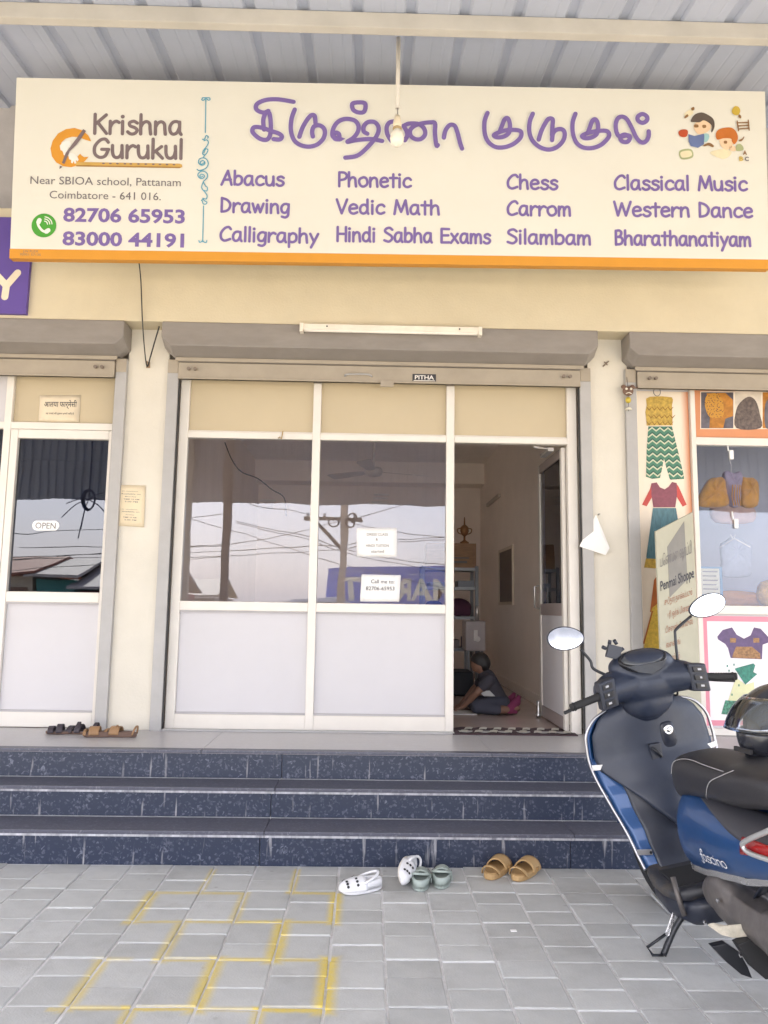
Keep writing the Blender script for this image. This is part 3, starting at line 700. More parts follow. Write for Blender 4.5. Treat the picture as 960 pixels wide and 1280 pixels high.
# monoline rounded hand lettering
GL = {
 'a': (52, [('s', (38, 44), (28, 50), (14, 46), (5, 28), (8, 8), (18, 1), (30, 8), (38, 28)), ('l', (38, 48), (38, 10), (44, 0))]),
 'b': (48, [('l', (6, 75), (6, 2)), ('s', (6, 30), (14, 44), (26, 48), (38, 38), (38, 14), (26, 2), (12, 3), (6, 10))]),
 'c': (46, [('s', (40, 40), (30, 49), (14, 44), (6, 26), (10, 8), (24, 1), (40, 8))]),
 'd': (52, [('s', (37, 36), (28, 47), (14, 45), (5, 28), (8, 8), (20, 1), (32, 8), (38, 22)), ('l', (38, 75), (38, 8), (42, 0))]),
 'e': (48, [('s', (7, 26), (24, 27), (39, 31), (35, 44), (22, 49), (9, 40), (5, 22), (11, 5), (25, 0), (40, 7))]),
 'g': (48, [('s', (38, 44), (28, 50), (14, 46), (5, 30), (8, 10), (18, 3), (30, 8), (38, 28)), ('s', (39, 48), (38, 10), (36, -12), (24, -22), (8, -18))]),
 'h': (50, [('l', (6, 75), (6, 0)), ('s', (6, 26), (14, 42), (26, 48), (36, 40), (38, 20), (40, 0))]),
 'i': (22, [('l', (8, 48), (8, 0)), ('d', (8, 66))]),
 'k': (46, [('l', (6, 75), (6, 0)), ('l', (36, 46), (6, 20)), ('l', (16, 27), (40, 0))]),
 'l': (20, [('l', (8, 75), (8, 0))]),
 'm': (68, [('l', (6, 48), (6, 0)), ('s', (6, 26), (14, 44), (22, 47), (29, 38), (30, 0)), ('s', (30, 26), (38, 44), (48, 47), (55, 38), (57, 0))]),
 'n': (50, [('l', (6, 48), (6, 0)), ('s', (6, 26), (14, 42), (26, 48), (36, 40), (38, 20), (40, 0))]),
 'o': (52, [('s', (24, 49), (8, 40), (5, 22), (14, 4), (28, 1), (42, 12), (44, 30), (36, 46), (24, 49))]),
 'p': (48, [('l', (6, 46), (6, -24)), ('s', (6, 30), (14, 44), (26, 48), (38, 38), (38, 14), (26, 2), (12, 3), (6, 10))]),
 'r': (40, [('l', (6, 48), (6, 0)), ('s', (6, 24), (14, 40), (26, 48), (36, 43))]),
 's': (42, [('s', (36, 42), (24, 49), (10, 43), (12, 31), (28, 24), (36, 14), (28, 2), (14, 0), (4, 8))]),
 't': (40, [('l', (18, 68), (18, 0)), ('l', (2, 48), (36, 48))]),
 'u': (50, [('s', (5, 48), (6, 20), (12, 4), (24, 1), (34, 10), (38, 26)), ('l', (38, 48), (40, 0))]),
 'w': (62, [('l', (3, 48), (16, 2), (28, 42), (40, 2), (54, 48))]),
 'x': (46, [('l', (4, 48), (38, 0)), ('l', (36, 48), (2, 0))]),
 'y': (46, [('l', (4, 48), (22, 6)), ('l', (40, 48), (9, -24))]),
 'A': (58, [('l', (4, 0), (32, 74), (50, 0)), ('l', (14, 26), (46, 28))]),
 'B': (50, [('l', (8, 73), (8, 0)), ('s', (8, 72), (26, 74), (36, 62), (28, 44), (10, 40)), ('s', (10, 40), (34, 38), (42, 22), (32, 4), (8, 1))]),
 'C': (58, [('s', (52, 62), (42, 73), (24, 66), (8, 40), (10, 12), (26, 1), (50, 10))]),
 'D': (58, [('l', (8, 74), (8, 1)), ('s', (8, 73), (32, 64), (48, 42), (42, 16), (26, 4), (8, 1))]),
 'E': (54, [('l', (46, 72), (8, 73), (8, 1), (48, 2)), ('l', (8, 38), (42, 39))]),
 'G': (64, [('s', (54, 60), (44, 72), (26, 68), (8, 44), (8, 16), (24, 1), (44, 6), (54, 30)), ('l', (56, 32), (32, 32))]),
 'H': (60, [('l', (8, 74), (8, 0)), ('l', (50, 74), (50, 0)), ('l', (8, 38), (50, 38))]),
 'K': (54, [('l', (8, 74), (8, 0)), ('l', (46, 72), (8, 34)), ('l', (18, 42), (48, 0))]),
 'M': (74, [('l', (6, 0), (16, 73), (36, 12), (56, 73), (66, 0))]),
 'P': (48, [('l', (8, 74), (8, 0)), ('s', (8, 73), (32, 72), (44, 56), (34, 38), (8, 32))]),
 'S': (54, [('s', (46, 64), (32, 74), (14, 68), (10, 54), (26, 42), (42, 30), (44, 14), (28, 1), (6, 8))]),
 'V': (56, [('l', (4, 74), (26, 1), (50, 74))]),
 'W': (84, [('l', (4, 74), (20, 2), (38, 66), (56, 2), (78, 74))]),
 'Y': (56, [('l', (4, 74), (28, 38)), ('l', (54, 74), (18, 0))]),
 ' ': (34, []),
}
def hand(txt, mp, u0, v0, u1, v1, cap, w, h0=0.0):
    """hand lettering from baseline point (u0, v0) to (u1, v1), capital height cap, stroke width w"""
    adv = [GL[c][0] for c in txt]; tot = sum(adv)-8
    s = math.hypot(u1-u0, v1-v0)/tot; sy = cap/74
    dx, dy = (u1-u0)/math.hypot(u1-u0, v1-v0), (v1-v0)/math.hypot(u1-u0, v1-v0)
    mb = MB(); x = -4
    for ci, c in enumerate(txt):
        for k, st in enumerate(GL[c][1]):
            P = [((x+p[0])*s, p[1]*sy) for p in st[1:]]
            if st[0] == 's': P = [tuple(q) for q in catmull([(a, b, 0) for a, b in P], 5)]
            if st[0] == 'l' and len(P) > 2:
                # keep sharp corners as separate pieces
                Q = [P[i:i+2] for i in range(len(P)-1)]
            else: Q = [P]
            for j, q in enumerate(Q):
                q = [(u0+a*dx-b*dy, v0+a*dy+b*dx) for a, b, *_ in q]
                mb.ribbon(q, w*(1.25 if st[0] == 'd' else 1), mp, h0+.0006*k+.0004*j, ramp=.00002)
        x += GL[c][0]
    return mb
def hand_px(name, txt, x0, x1, yb0, yb1, cap_px, w_px, mat, hh=.001):
    a, b = S2(x0, yb0), S2(x1, yb1); m_per = (b[0]-a[0])/(x1-x0)
    words = txt.split(' '); adv = lambda t: sum(GL[c][0] for c in t); tot = adv(txt)-8; pos = 0
    for wd_ in words:
        f0, f1 = pos/tot, (pos+adv(wd_)-8)/tot; pos += adv(wd_)+GL[' '][0]
        P0 = (a[0]+(b[0]-a[0])*f0, a[1]+(b[1]-a[1])*f0); P1 = (a[0]+(b[0]-a[0])*f1, a[1]+(b[1]-a[1])*f1)
        obj(name, hand(wd_, smap, P0[0], P0[1], P1[0], P1[1], cap_px*m_per, w_px*m_per, hh), mat, sg)
for (txt, x0, x1, y0, y1) in (('Abacus', 277, 355, 231, 232.5), ('Drawing', 276, 362, 265, 267), ('Calligraphy', 275, 398, 301, 304),
                              ('Phonetic', 423, 514, 233, 234.5), ('Vedic Math', 421, 550, 267, 268.5), ('Hindi Sabha Exams', 421, 613, 301.5, 304.5),
                              ('Chess', 634, 697, 236, 237), ('Carrom', 634, 714, 269, 270), ('Silambam', 634, 739, 304.5, 306),
                              ('Classical Music', 768, 934, 237, 238.5), ('Western Dance', 768, 941, 270, 272), ('Bharathanatiyam', 769, 939, 306, 308)):
    hand_px('class_lettering', txt, x0, x1, y0, y1, 18, 3.3, purple)
hand_px('name_lettering', 'Krishna', 117, 228, 167, 168.5, 25, 4.2, browngrey)
hand_px('name_lettering', 'Gurukul', 117, 229, 197, 198.5, 24.5, 4.2, browngrey)
def sign_text(name, txt, x0, x1, yb0, yb1, cap_px, mat, bold=0.0):
    a, b = S2(x0, yb0), S2(x1, yb1); mp_ = (b[0]-a[0])/(x1-x0); ln = math.hypot(b[0]-a[0], b[1]-a[1]); dx, dy = (b[0]-a[0])/ln, (b[1]-a[1])/ln
    f = lambda u, v, h: smap(a[0]+u*dx-v*dy, a[1]+u*dy+v*dx, h)
    t = text_mesh(txt, bold); xs = [v[0] for v in t.v]; xa, xb = min(xs), max(xs)
    words = txt.split(' ')
    for k, wd_ in enumerate(words):                       # one mesh for each word, set at its place in the line
        pre = ' '.join(words[:k+1]); q = text_mesh(pre, bold); x1_ = max(v[0] for v in q.v)
        w1 = text_mesh(wd_, bold); wx = [v[0] for v in w1.v]; wl = max(wx)-min(wx)
        s_ = ln/(xb-xa); off = x1_-wl-xa
        w1.v = [f((x-min(wx)+off)*s_, y*cap_px*mp_/.70, .001) for x, y, z in w1.v]
        obj(name, w1, mat, sg)
sign_text('address_lettering', 'Near SBIOA school, Pattanam', 38, 226, 230, 233, 10.2, greytxt)
sign_text('address_lettering', 'Coimbatore - 641 016.', 62, 201, 248, 250.5, 10.0, greytxt)
sign_text('phone_lettering', '82706 65953', 79, 231, 276.5, 279, 17, purple, .030)
sign_text('phone_lettering', '83000 44191', 78, 230, 306, 309, 17, purple, .030)
sign_text('printer_lettering', 'J.N FLEX', 29, 48, 315.5, 315.8, 3, ink_grey)
sign_text('printer_lettering', '90951 57135', 25, 51, 319.5, 320, 3, ink_grey)

# Tamil name, brush strokes followed point by point
def zA(pts): return [(300+x*290/960, 110+y*290/960) for x, y in pts]
def zB(pts): return [(590+x*.25, 120+y*.25) for x, y in pts]
TAM = [
 zA([(222, 60), (160, 50), (110, 52), (75, 66), (66, 84), (76, 98), (100, 105), (118, 98)]),
 zA([(100, 175), (97, 135), (108, 105), (122, 108), (128, 150), (126, 195), (112, 217), (85, 214), (62, 197), (52, 182), (60, 166), (90, 168), (130, 182), (160, 192), (174, 204), (166, 217), (140, 216)]),
 zA([(227, 92), (214, 130), (211, 175), (222, 215), (248, 238), (285, 246), (320, 237), (344, 214), (352, 188), (345, 168), (326, 158), (306, 164), (299, 185), (302, 205)]),
 zA([(246, 205), (258, 170), (276, 138), (294, 117), (309, 119), (313, 150)]),
 zA([(412, 216), (410, 195), (398, 188), (388, 198), (394, 214), (416, 215), (386, 206), (384, 180), (398, 152), (420, 136), (448, 132), (476, 140), (490, 160), (488, 185), (470, 210), (445, 226)]),
 zA([(445, 226), (485, 218), (540, 214), (588, 222)]),
 zA([(527, 192), (512, 182), (513, 160), (530, 144), (556, 144), (572, 162), (572, 186), (556, 216), (520, 256), (484, 284), (436, 292)]),
 zA([(638, 141), (618, 146), (607, 165), (610, 195), (626, 222)]),
 zA([(640, 160), (648, 186), (640, 192)]),
 zA([(676, 160), (688, 180), (692, 200), (682, 220)]),
 zA([(676, 160), (700, 150), (740, 152), (762, 172), (765, 196), (748, 214), (724, 214), (706, 200), (704, 178), (722, 160), (752, 150), (785, 146), (806, 150), (806, 190), (812, 240), (818, 240)]),
 zA([(843, 208), (850, 178), (868, 156), (888, 160), (900, 190), (910, 230), (918, 254)]),
 zB([(77, 88), (62, 130), (63, 190), (80, 232), (115, 258), (160, 260), (205, 244), (238, 216), (246, 192), (236, 178), (200, 174), (160, 178), (125, 190), (108, 202), (125, 212), (158, 208), (182, 190), (188, 160), (184, 130), (174, 116), (160, 125), (150, 150), (138, 180)]),
 zB([(303, 92), (288, 130), (285, 180), (300, 225), (335, 258), (380, 272), (422, 260), (452, 230), (462, 198), (455, 176), (436, 170), (414, 178), (402, 196), (398, 226)]),
 zB([(332, 222), (344, 182), (364, 142), (382, 118), (402, 122), (400, 160), (398, 200)]),
 zB([(516, 92), (502, 135), (503, 190), (520, 235), (552, 260), (596, 264), (640, 250), (675, 218), (684, 196), (672, 180), (640, 178), (600, 184), (565, 194), (548, 206), (565, 216), (596, 212), (620, 195), (628, 165), (624, 135), (612, 122), (598, 132), (588, 158), (578, 186)]),
 zB([(780, 205), (764, 196), (746, 202), (740, 218), (752, 232), (776, 232), (788, 212), (776, 200), (740, 208), (722, 190), (716, 150), (726, 118), (748, 108), (772, 122), (796, 165), (820, 215), (846, 238), (868, 230), (880, 205), (880, 182)]),
]
DOTS = [zA([(468, 66), (516, 66), (514, 100), (490, 104), (468, 92)]), zB([(850, 94), (872, 106), (872, 126), (850, 138), (828, 126), (828, 106)])]
mpx = (S2(600, 160)[0]-S2(500, 160)[0])/100
def strokes(name, lst, w_px, mat, base, closed=(), rp=.00005):
    mb = MB()
    for k, s in enumerate(lst):
        P = [(*q, 0) for q in S2l(s)]
        mb.ribbon([tuple(p) for p in catmull(P, 5, closed=k in closed)], w_px*mpx, smap, base+.0004*(k % 5), closed=k in closed, ramp=0 if k in closed else rp)
    return obj(name, mb, mat, sg)
alls = TAM+DOTS; clo = (len(TAM), len(TAM)+1)
hl = strokes('lettering_outline', alls, 8.6, halo, .0010, clo, .00002)
strokes('tamil_lettering', alls, 5.5, purple, .0062, clo, .00006)

# divider ornament
def zC(pts): return [(230+x*60/384, 110+y*60/384) for x, y in pts]
ORN = [zC([(175, 95), (174, 200), (171, 358)]), zC([(148, 85), (142, 95), (152, 101), (166, 94), (174, 84), (186, 92), (198, 101), (210, 94), (204, 82)]), zC([(148, 80), (204, 80)]),
       zC([(148, 412), (165, 412), (172, 395), (180, 383), (194, 392), (190, 405)]), zC([(160, 425), (185, 418), (196, 440), (182, 470), (158, 500), (150, 530), (166, 538)]),
       zC([(160, 520), (172, 490), (192, 495), (184, 520), (160, 548), (158, 562)]),
       zC([(165, 595), (150, 608), (132, 612), (134, 592), (152, 582), (168, 598), (162, 614), (140, 620), (118, 602), (122, 575), (150, 562), (180, 572), (195, 605), (182, 640), (150, 658), (120, 664), (106, 654)]),
       zC([(150, 708), (135, 716), (128, 704), (142, 692), (162, 700), (160, 718), (138, 728), (116, 712), (114, 690), (136, 670), (164, 670), (188, 692), (186, 722), (160, 748)]),
       zC([(156, 750), (142, 790), (150, 815), (172, 840), (186, 865), (178, 890), (152, 885)]), zC([(156, 755), (172, 785), (188, 800), (184, 825), (160, 822)]),
       zC([(140, 902), (152, 890), (166, 905), (184, 915), (176, 930), (155, 928), (148, 905)]),
       zC([(157, 945), (154, 1080), (150, 1230)]), zC([(120, 1222), (126, 1236), (142, 1230), (150, 1222), (160, 1234), (178, 1238), (184, 1222)])]
strokes('divider_ornament', ORN, 1.25, teal, .001)

# logo: orange C with a pencil and two white hands, above a bamboo flute
def zD(pts): return [(30+x*210/960, 95+y*210/960) for x, y in pts]
arc = []
for k in range(25):
    t = R_(45+k*(300-45-25+30)/24); arc.append((0, 0))
oc = zD([(385, 375), (368, 340), (335, 312), (290, 298), (240, 305), (195, 330), (165, 370), (152, 415), (160, 460), (185, 495), (225, 517), (270, 522), (315, 510), (348, 488), (370, 462), (345, 465), (330, 455), (322, 445), (305, 462), (285, 470), (255, 460), (225, 440), (210, 410), (215, 380), (240, 358), (275, 348), (315, 350), (350, 365)])
obj('logo_arc', MB().flat(S2l(oc), smap, .0012), orange, sg)
hands = [zD([(205, 400), (222, 378), (262, 372), (272, 395), (262, 410), (252, 408), (250, 430), (240, 460), (228, 452), (222, 430), (210, 425)]),
         zD([(262, 440), (285, 445), (305, 460), (314, 480), (306, 490), (298, 480), (300, 500), (290, 502), (284, 486), (280, 500), (270, 498), (270, 482), (258, 476), (256, 455)])]
for hh in hands: obj('logo_hand', MB().flat(S2l(hh), smap, .0022), halo, sg)
obj('logo_pencil', MB().flat(S2l(zD([(340, 305), (356, 316), (318, 372), (300, 396), (262, 432), (232, 505), (218, 498), (240, 440), (270, 400), (300, 360)])), smap, .0030).flat(S2l(zD([(206, 514), (222, 520), (204, 534)])), smap, .0030), browngrey, sg)
obj('logo_flute', MB().flat(S2l(zD([(290, 492), (890, 502), (904, 508), (905, 522), (890, 528), (300, 518)])), smap, .0016), M('flute_ochre', (.55, .34, .09), .45), sg)
obj('flute_shade', MB().flat(S2l(zD([(300, 510), (900, 521), (890, 528), (300, 518)])), smap, .0021), M('flute_brown', (.32, .17, .04), .45), sg)
fh = MB()
for k, x in enumerate((455, 495, 535, 578, 612, 655, 697, 740, 778, 818, 858)):
    c = S2(*zD([(x, 501+k*.7)])[0]); fh.flat([(c[0]+.009*math.cos(t), c[1]+.005*math.sin(t)) for t in [j*.785 for j in range(8)]], smap, .0026)
obj('flute_hole', fh, browngrey, sg)
# phone icon
c = S2(55, 282); r = 15*mpx
ic = obj('phone_icon', MB().flat([(c[0]+r*math.cos(k*math.pi/16), c[1]+r*math.sin(k*math.pi/16)) for k in range(32)], smap, .0012), M('icon_green', (.06, .30, .03), .45), sg)
hs = MB().ribbon([tuple(q) for q in catmull([(c[0]-.42*r, c[1]+.42*r, 0), (c[0]-.46*r, c[1]+.05*r, 0), (c[0]-.12*r, c[1]-.42*r, 0), (c[0]+.30*r, c[1]-.58*r, 0)], 5)], .2*r, smap, .002)
for (ax, ay, a0) in ((-.40, .34, 1.2), (.30, -.46, .6)):
    hs.ribbon([(c[0]+(ax-.1*math.cos(a0))*r, c[1]+(ay-.1*math.sin(a0))*r), (c[0]+(ax+.1*math.cos(a0))*r, c[1]+(ay+.1*math.sin(a0))*r)], .36*r, smap, .0026)
for q in (.28, .46, .64):
    hs.ribbon([(c[0]+.02*r+q*r*math.cos(t), c[1]+.08*r+q*r*math.sin(t)) for t in [R_(5+k*10) for k in range(9)]], .08*r, smap, .002)
obj('handset', hs, halo, ic)

# children clip art on the right of the sign
def zE(pts): return [(840+x*110/960, 120+y*110/960) for x, y in pts]
sk_ = M('art_skin', (.72, .52, .34), .45); dkh = M('art_brown_hair', (.10, .075, .06), .45); ogh = M('art_orange_hair', (.48, .14, .02), .45)
blu = M('art_blue', (.12, .16, .32), .45); ylw = M('art_yellow', (.52, .36, .05), .45); grn = M('art_green', (.35, .38, .2), .45); brn = M('art_brown', (.25, .13, .05), .45); red = M('art_apple', (.45, .07, .02), .45); cyan = M('art_cyan', (.3, .5, .52), .45)
_art = [0]
def art(mat, *polys, sm=True):
    mb = MB(); _art[0] += 1
    for k, p in enumerate(polys):
        P = S2l(zE(p))
        if sm: P = [tuple(q)[:2] for q in catmull([(a, b, 0) for a, b in P], 4, closed=True)]
        mb.flat(P, smap, .0010+.00035*_art[0])
    return obj('illustration', mb, mat, sg)
art(grn, [(80, 600), (205, 580), (225, 670), (100, 692)])
art(M('art_cream', (.7, .62, .42), .45), [(95, 615), (195, 600), (210, 655), (110, 675)], [(410, 620), (560, 580), (650, 620), (560, 690)], [(130, 200), (200, 150), (230, 190), (170, 230)])
art(cyan, [(340, 420), (390, 415), (405, 450), (380, 500), (345, 500)])
art(grn, [(700, 540), (740, 525), (775, 560), (770, 595), (700, 600)])
art(sk_, [(250, 300), (330, 260), (400, 290), (425, 340), (390, 390), (320, 420), (270, 410), (235, 350)], [(520, 480), (600, 450), (660, 480), (650, 560), (590, 590), (540, 560), (520, 520)], [(620, 560), (680, 550), (690, 600), (640, 600)])
art(dkh, [(200, 280), (240, 210), (320, 183), (400, 215), (450, 260), (462, 330), (440, 390), (425, 395), (430, 330), (390, 290), (340, 270), (300, 290), (250, 290)])
art(ogh, [(475, 420), (500, 375), (570, 350), (650, 352), (700, 400), (715, 470), (680, 530), (650, 500), (640, 470), (560, 465), (490, 480)])
art(blu, [(175, 420), (240, 440), (345, 415), (350, 440), (345, 530), (280, 570), (200, 550), (178, 500)], sm=False)
art(brn, [(240, 318), (280, 318), (282, 345), (242, 347)], [(330, 322), (366, 322), (366, 350), (332, 352)], [(565, 495), (595, 495), (595, 522), (567, 522)])
art(red, [(70, 390), (110, 370), (160, 375), (170, 410), (150, 450), (100, 450), (72, 425)])
art(ylw, [(650, 160), (680, 118), (720, 125), (740, 165), (725, 205), (690, 215), (655, 195)])
art(brn, [(725, 205), (750, 225), (745, 250), (720, 235)], [(340, 540), (400, 515), (450, 545), (440, 565), (390, 545), (350, 555)], [(720, 490), (760, 470), (780, 445), (780, 465), (750, 500)], [(130, 240), (160, 205), (175, 225), (140, 250)], [(205, 140), (235, 125), (240, 155), (215, 165)])
lad = MB()
for a, b in (((705, 280), (720, 385)), ((825, 272), (835, 380)), ((705, 300), (830, 295)), ((712, 335), (832, 328)), ((716, 368), (835, 358))):
    lad.ribbon(S2l(zE([a, b])), 1.6*mpx, smap, .006+.0004*len(lad.f) % .002)
obj('illustration', lad, brn, sg)
for ch_, x, y in (('A', 770, 645), ('B', 730, 710), ('C', 790, 712)):
    p = S2(*zE([(x, y)])[0]); obj('illustration', text_fit(ch_, smap, p[0], p[1], 5*mpx, 5.2*mpx, .005, .04), (brn, ylw, greytxt)['ABC'.index(ch_)], sg)

# bulb hanging in front of the sign
pb = Vector((A(498, 52, -.84).x, -.84, 0)); zt = rz(-.84)-.002; z1b = A(498, 135, -.84).z; z2b = A(497, 152, -.84).z
bl = thing('hanging_bulb', 'white bulb in a holder on a thin pipe hanging before the sign', 'lamp', (pb.x, -.84, z2b))
pw = M('pipe_white', (.62, .58, .52), .4)
obj('pipe', MB().tube([(pb.x, -.84, zt), (pb.x, -.84, z1b)], .0135, 12), pw, bl, smooth=True)
obj('wire', MB().tube([(pb.x, -.84, z1b+.01), (pb.x+.002, -.84, z2b+.03)], .003, 6), ink_grey, bl)
obj('holder', MB().lathe([(.004, .05), (.016, .046), (.022, .02), (.026, -.005), (.026, -.03), (.02, -.034)], 16, (pb.x, -.84, z2b-.01)), M('holder_cream', (.72, .62, .46), .35), bl, smooth=True)
obj('holder_ring', MB().lathe([(.027, -.03), (.029, -.036), (.027, -.042)], 16, (pb.x, -.84, z2b-.012)), M('holder_brass', (.4, .3, .16), .4, .5), bl, smooth=True)
obj('bulb', MB().lathe([(.018, -.05), (.024, -.06), (.038, -.085), (.043, -.11), (.038, -.137), (.022, -.155), (.002, -.16)], 20, (pb.x, -.84, z2b)), M('bulb_white', (.84, .79, .68), .25), bl, smooth=True)

# purple neighbour sign on the beam, left edge of view
a = A(33, 393, -.222); top = A(5, 272, -.222).z
ns = tag(obj('purple_signboard', MB().box(-4.4, a.x, -.23, -.2, a.z, top), M('neighbour_purple', (.11, .065, .30), .45, var=.04), None, bevel=.003), 'purple signboard with a cream letter Y, on the beam at the left edge', 'sign')
y0 = A(6, 371, -.232); y1 = A(22, 341, -.232); xl = A(-7, 341, -.232); kn = A(8, 357, -.232)
mpf = lambda u, v, h: (u, -.2315-h, v)
obj('lettering', MB().ribbon([(y1.x, y1.z), (kn.x, kn.z), (y0.x, y0.z)], .047, mpf, .0006).ribbon([(xl.x, xl.z), (kn.x, kn.z)], .047, mpf, .0010), M('neighbour_letter', (.74, .65, .5), .5), ns)
# ================================================================ right shop: posters and display window
rs = thing('garment_shopfront', 'white framed garment shopfront with a display window, right of the pillar', 'shopfront', (2.9, .02, Z3))
RX0 = 1.80; RM = 2.206
bar('jamb', RX0-.002, 1.835, Z3, 2.83, rs)
bar('mullion', RM, 2.239, Z3, 2.815, rs, -.006, .056); bar('end_mullion', 4.2, 4.25, Z3, 2.815, rs)
bar('transom_bar', 2.239, 4.2, 2.420, 2.474, rs); bar('sill_rail', 2.239, 4.2, 1.263, 1.321, rs); bar('bottom_rail', 1.835, RM, Z3+.002, .53, rs); bar('bottom_rail', 2.239, 4.2, Z3+.002, .515, rs)
rect_panel('window_pane', 2.24, 4.199, 1.322, 2.419, YG, glass('display_glass', (.96, .96, .97), .01), rs, .005)
rect_panel('side_panel', 1.836, RM-.001, .531, 2.815, .03, acp, rs); rect_panel('top_panel', 2.24, 4.199, 2.475, 2.815, .03, acp, rs); rect_panel('lower_panel', 2.24, 4.199, .516, 1.262, .03, acp, rs)
obj('display_back', MB().box(2.25, 4.19, 1.2, 1.23, Z3, 2.8), M('display_back_blue', (.40, .44, .56), .7, var=.1, scale=2), rs)
PY = .0262
def mY(Y):
    def f(u, v, h): p = A(u, v, Y-h); return (p.x, Y-h, p.z)
    return f
def poster(name, label, x0, x1, z0, z1, mat, border, bw, y=PY):
    t = tag(obj(name, MB().box(x0, x1, y-.0015, y+.0005, z0, z1), mat, None), label, 'poster')
    if bw:
        e = .0012
        for k, (a, b, c, d) in enumerate(((x0, x0+bw, z0, z1), (x1-bw, x1, z0, z1), (x0+bw, x1-bw, z0, z0+bw), (x0+bw, x1-bw, z1-bw, z1))):
            if border[k] is not None: obj('border', MB().box(a, b, y-.0015-e, y-.0016, c, d), border[k], t)
    return t
def soft(name, c0, c1, axis, lo, hi):   # printed two-tone wash
    mt = bpy.data.materials.new(name); mt.use_nodes = True; N = mt.node_tree.nodes; L = mt.node_tree.links; b = N['Principled BSDF']; b.inputs['Roughness'].default_value = .5
    ge = N.new('ShaderNodeNewGeometry'); sp = N.new('ShaderNodeSeparateXYZ'); L.new(ge.outputs['Position'], sp.inputs[0])
    mr = N.new('ShaderNodeMapRange'); mr.inputs[1].default_value = lo; mr.inputs[2].default_value = hi; L.new(sp.outputs[axis], mr.inputs[0])
    mx = N.new('ShaderNodeMix'); mx.data_type = 'RGBA'; mx.inputs['A'].default_value = (*c0, 1); mx.inputs['B'].default_value = (*c1, 1); L.new(mr.outputs[0], mx.inputs['Factor']); L.new(mx.outputs['Result'], b.inputs['Base Color']); return mt
pcream = M('poster_cream', (.80, .70, .58), .45, var=.02)
porange = M('poster_orange', (.62, .26, .12), .45, var=.05); ppink = M('poster_pink', (.68, .25, .33), .45, var=.05); pwhite = M('poster_white', (.80, .77, .80), .45, var=.02)
p1 = poster('garment_poster', 'tall cream poster of a gold top, green zigzag trousers and a maroon dress', 1.84, RM-.003, .56, 2.80, pcream, (None, soft('orange_wash', (.80, .70, .58), (.66, .27, .13), 0, 2.15, 2.20), None, None), .055)
p2 = poster('photo_poster', 'orange bordered poster strip of three garment photographs above the display window', 2.242, 3.6, 2.476, 2.812, porange, (None, None, None, None), 0)
p3 = poster('blouse_poster', 'pink bordered white poster of a purple blouse and a green yellow dress', 2.242, 3.3, .53, 1.25, pwhite, (ppink, ppink, ppink, ppink), .035)
# prints
_pl = {}
def pr_(par, mat, pts, Y=PY, name='print', sm=False):
    _pl[par] = _pl.get(par, 0)+1
    P = pts
    if sm: P = [tuple(q)[:2] for q in catmull([(*q, 0) for q in pts], 4, closed=True)]
    return obj(name, MB().flat(P, mY(Y-.0030-.00022*_pl[par])), mat, par)
def zF(pts): return [(800+x/6, 480+y/6) for x, y in pts]
def zG(pts): return [(720+x*.25, 620+y*.25) for x, y in pts]
def zH(pts): return [(800+x/6, 730+y/6) for x, y in pts]
gold = M('print_gold', (.50, .33, .06), .5, var=.35, scale=45); gold_d = M('print_gold_shade', (.26, .14, .02), .5, var=.3, scale=60)
pr_(p1, gold, zF([(75, 95), (165, 92), (240, 100), (248, 120), (240, 160), (245, 310), (50, 312), (45, 250), (40, 210), (50, 160), (45, 110)]))
fr = MB()
for row, y in enumerate((165, 225, 275)):
    for k in range(5):
        x = 48+k*40+(row % 2)*14
        fr.flat(zF([(x, y), (x+20, y+24), (x+44, y+4), (x+40, y+12), (x+20, y+36), (x+2, y+12)]), mY(PY-.0045-.0002*((row+k) % 3)))
obj('ruffle', fr, gold_d, p1)
def chevron():
    mt = bpy.data.materials.new('print_chevron'); mt.use_nodes = True; N = mt.node_tree.nodes; L = mt.node_tree.links; b = N['Principled BSDF']; b.inputs['Roughness'].default_value = .55
    ge = N.new('ShaderNodeNewGeometry'); sp = N.new('ShaderNodeSeparateXYZ'); L.new(ge.outputs['Position'], sp.inputs[0])
    def mth(op, a, c=0.0):
        n = N.new('ShaderNodeMath'); n.operation = op
        for i, q in enumerate((a, c)):
            if isinstance(q, (int, float)): n.inputs[i].default_value = q
            else: L.new(q, n.inputs[i])
        return n.outputs[0]
    tri = mth('PINGPONG', mth('MULTIPLY', sp.outputs[0], 18.0), .5)
    ph = mth('FRACT', mth('ADD', mth('MULTIPLY', sp.outputs[2], 22.0), tri))
    w = mth('GREATER_THAN', ph, .74); d = mth('LESS_THAN', ph, .22)
    m1 = N.new('ShaderNodeMix'); m1.data_type = 'RGBA'; m1.inputs['A'].default_value = (.06, .20, .13, 1); m1.inputs['B'].default_value = (.55, .58, .42, 1); L.new(w, m1.inputs['Factor'])
    m2 = N.new('ShaderNodeMix'); m2.data_type = 'RGBA'; m2.inputs['B'].default_value = (.02, .09, .07, 1); L.new(m1.outputs['Result'], m2.inputs['A']); L.new(d, m2.inputs['Factor'])
    L.new(m2.outputs['Result'], b.inputs['Base Color']); return mt
pr_(p1, chevron(), zF([(62, 318), (240, 318), (285, 500), (330, 690), (330, 712), (225, 718), (195, 620), (180, 560), (165, 640), (150, 705), (90, 712), (45, 695), (50, 500)]))
red_ = M('print_red', (.48, .06, .05), .5, var=.2); mar = M('print_maroon', (.22, .06, .09), .5, var=.15, scale=40); tealp = M('print_teal', (.08, .18, .22), .5, var=.25, scale=30, stretch=(4, 1, .6))
pr_(p1, red_, zF([(85, 750), (75, 790), (15, 905), (50, 918), (95, 840)])); pr_(p1, red_, zF([(275, 750), (290, 770), (350, 905), (320, 920), (272, 840)]))
